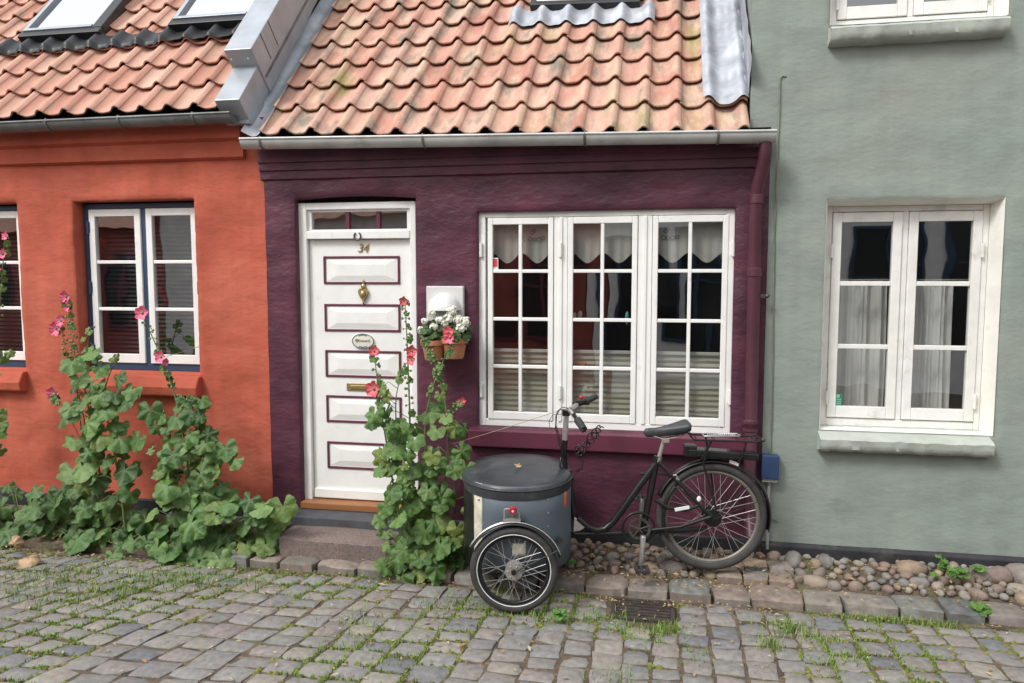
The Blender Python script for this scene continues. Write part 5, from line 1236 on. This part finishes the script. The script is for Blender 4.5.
# dry curled leaf at the left, litter, grass
random.seed(71)
c = G(22, 560, .03); c2 = G(14, 548, .06)
m2 = MB(); leaf(m2, c + Vector((.05, 0, .012)), Vector((.15, -.45, 1)), .075, cup=.16, droop=.35, roll=.5); o = m2.build('dry_leaf', m_dryleaf, None, smooth=180, recalc=False, loc=c); o.modifiers.new('solid', 'SOLIDIFY').thickness = .002
tag(o, 'large flat tan dry leaf lying on mossy stones at far left', 'dry leaf')
m2 = MB(); leaf(m2, c2 + Vector((0, 0, .03)), Vector((.3, -1, .2)), .055, cup=.35, droop=.6, roll=2.6); o = m2.build('dry_leaf', m_dryleaf, None, smooth=180, recalc=False, loc=c2); o.modifiers.new('solid', 'SOLIDIFY').thickness = .002
tag(o, 'curled upright brown dry leaf at far left behind the flat one', 'dry leaf')
m2 = MB()
for k in range(2600):
    if random.random() < .6: x, y = (rnd(-5, 3.2) if random.random() < .5 else (rnd(-5, -2.8) if random.random() < .5 else rnd(-.7, .7))), rnd(-.72, -.05)
    else: x, y = rnd(-5, 3.2), -.6 - abs(random.gauss(0, .9))
    z = gz(x, y) + .014 if y > -.44 else (.085 if y > -.59 else .010); s_ = rnd(.006, .018) * (1.5 if random.random() < .1 else 1); a = rnd(0, 2*PI); e = Vector((math.cos(a), math.sin(a), rnd(-.2, .2))); g = Vector((-math.sin(a), math.cos(a), rnd(-.3, .3)))
    p = Vector((x, y, z)); m2.add([p - e*s_, p - g*s_*.4 + BZ*.003, p + e*s_, p + g*s_*.4 + BZ*.003], [(0, 1, 2, 3)])
structure(m2.build('leaf_litter', m_litter, None, recalc=False), 'stuff', label='small dry leaves and petals scattered over the stones', category='leaf litter')
m2 = MB()
def blade(x, y, z, h):
    a = rnd(0, 2*PI); lean = rnd(.1, .9)*h; w_ = rnd(.0018, .0034); dx, dy = math.cos(a), math.sin(a); px_, py_ = -dy*w_, dx*w_
    m2.add([(x-px_, y-py_, z), (x+px_, y+py_, z), (x+dx*lean*.4+px_*.7, y+dy*lean*.4+py_*.7, z+h*.65), (x+dx*lean*.4-px_*.7, y+dy*lean*.4-py_*.7, z+h*.65), (x+dx*lean, y+dy*lean, z+h)], [(0, 1, 2, 3), (3, 2, 4)])
PATCH = [(640, 632, 20, .10, 240), (605, 618, 14, .08, 140), (668, 628, 10, .06, 120), (470, 605, 22, .10, 200), (520, 612, 30, .08, 160), (560, 618, 16, .07, 90), (430, 607, 12, .1, 70), (790, 628, 14, .07, 260), (770, 645, 8, .05, 90),
         (820, 640, 10, .06, 80), (880, 612, 34, .05, 200), (915, 616, 24, .05, 120), (60, 575, 40, .14, 420), (20, 590, 40, .14, 260), (120, 590, 30, .12, 240), (160, 578, 30, .12, 380), (210, 580, 34, .10, 320), (90, 600, 40, .12, 160), (360, 620, 20, .12, 90), (350, 640, 16, .12, 70), (260, 585, 16, .08, 90), (500, 592, 12, .06, 60), (395, 660, 16, .08, 50), (700, 655, 10, .1, 40), (840, 660, 16, .06, 70), (610, 680, 16, .08, 60)]
for px, py, sx_, sy_, n in PATCH:
    c = G(px, py, 0)
    for _ in range(n):
        x = c.x + random.gauss(0, sx_/200*1.0); y = c.y + random.gauss(0, sy_*.75)
        if y > -.60: y = -.61 - rnd(0, .05)
        blade(x, y, -.014, rnd(.022, .055))
# grass along the joints, thicker at the left and in drifts, and low moss cushions
ms = MB()
for (x, y) in JOINTS:
    if not (-5.6 < x < 3.4 and y > -3.4): continue
    g_ = nz(x*1.1, y*1.3, 4) + .5*nz(x*3.1, y*3.3, 8) + (.16 if x < -1.2 else 0) + (.22 if y > -1.15 else 0)
    if g_ > .28:
        for _ in range(2 + int(g_*7)): blade(x + rnd(-.012, .012), y + rnd(-.012, .012), -.014, rnd(.014, .034))
    if g_ > .06 and random.random() < .6:
        r = rnd(.007, .016); ms.ball((x + rnd(-.008, .008), y + rnd(-.008, .008), -.012), (r*rnd(1, 1.7), r*rnd(1, 1.7), rnd(.008, .014)), 7, 5, .3)
structure(ms.build('moss', mat('moss', (.13, .16, .03), .95, var=.4, vs=60, bump=.8, bs=200, island=[(.09, .12, .025), (.15, .175, .035), (.20, .20, .05), (.17, .14, .07)]), None, smooth=180), 'stuff', label='yellow green moss cushions in the joints between setts', category='moss')
structure(m2.build('grass', m_grass, None, recalc=False), 'stuff', label='short grass and moss tufts growing in the joints between setts', category='grass')
# soil bed strip at the left wall
m2 = MB(); m2.grid(lambda u, v: Vector((-6.5 + 3.72*u, -.60 + .62*v, -.025 + .145*v + .012*nz(u*30, v*5, 1))), 60, 10); structure(m2.build('flower_bed', m_soil, None, smooth=180))

# ================================================================== houses across the lane, seen mirrored in the panes
def across(lab, x0, x1, h, wm, wins, frame_m, y=-8.6):
    t = thing('terraced_house', lab, 'house', ((x0+x1)/2, y, 0)); m2 = MB(); m2.box(x0, x1, y-5, y, -.02, h); m2.build('wall', wm, t)
    m2 = MB(); m2.add([(x0, y+.2, h-.05), (x1, y+.2, h-.05), (x1, y-2.5, h+2.4), (x0, y-2.5, h+2.4), (x0, y-5, h), (x1, y-5, h)], [(0, 1, 2, 3), (3, 2, 5, 4)]); m2.build('roof', m_tile_red, t)
    for (a, b, c, d) in wins:
        m2 = MB(); rectframe(m2, a, b, c, d, y-.02, y+.04, .06, .06, .07, .06); m2.box((a+b)/2-.03, (a+b)/2+.03, y-.018, y+.038, c+.07, d-.06); m2.box(a+.06, (a+b)/2-.03, y-.016, y+.03, (c+d)/2+.2, (c+d)/2+.24); m2.box((a+b)/2+.03, b-.06, y-.016, y+.03, (c+d)/2+.2, (c+d)/2+.24); wn = m2.build('window', frame_m, t)
        m2 = MB(); m2.box(a+.05, b-.05, y+.002, y+.008, c+.06, d-.05); m2.build('pane', mat('dark_pane', (.02, .022, .025), .1, var=0), wn)
across('white house across the lane, mirrored in the panes', -9.8, -4.4, 3.4, m_wht_wall, [(-7.6, -6.6, 1.1, 2.6)], m_blue)
across('dark red house across the lane, mirrored in the left casement', -4.38, -1.2, 2.9, m_red_wall, [(-3.9, -2.9, 1.0, 2.4), (-2.4, -1.5, 1.0, 2.4)], m_plum_t)
across('pale grey house across the lane, mirrored in the right panes', -1.18, 9.5, 3.6, m_wht_wall, [(-1.0, .02, .7, 2.9), (.16, 1.2, .7, 2.9), (1.7, 2.5, .9, 2.6), (3.22, 4.38, .8, 3.0), (4.72, 5.6, .8, 3.0), (6.6, 7.6, .9, 2.6)], m_blue)  # first two wide windows added so the middle panes mirror something dark
across('dark red house further left across the lane', -16, -9.82, 3.0, m_red_wall, [(-15, -14, 1, 2.4), (-12.8, -11.8, 1, 2.4), (-11.2, -10.3, 1, 2.4)], m_plum_t)
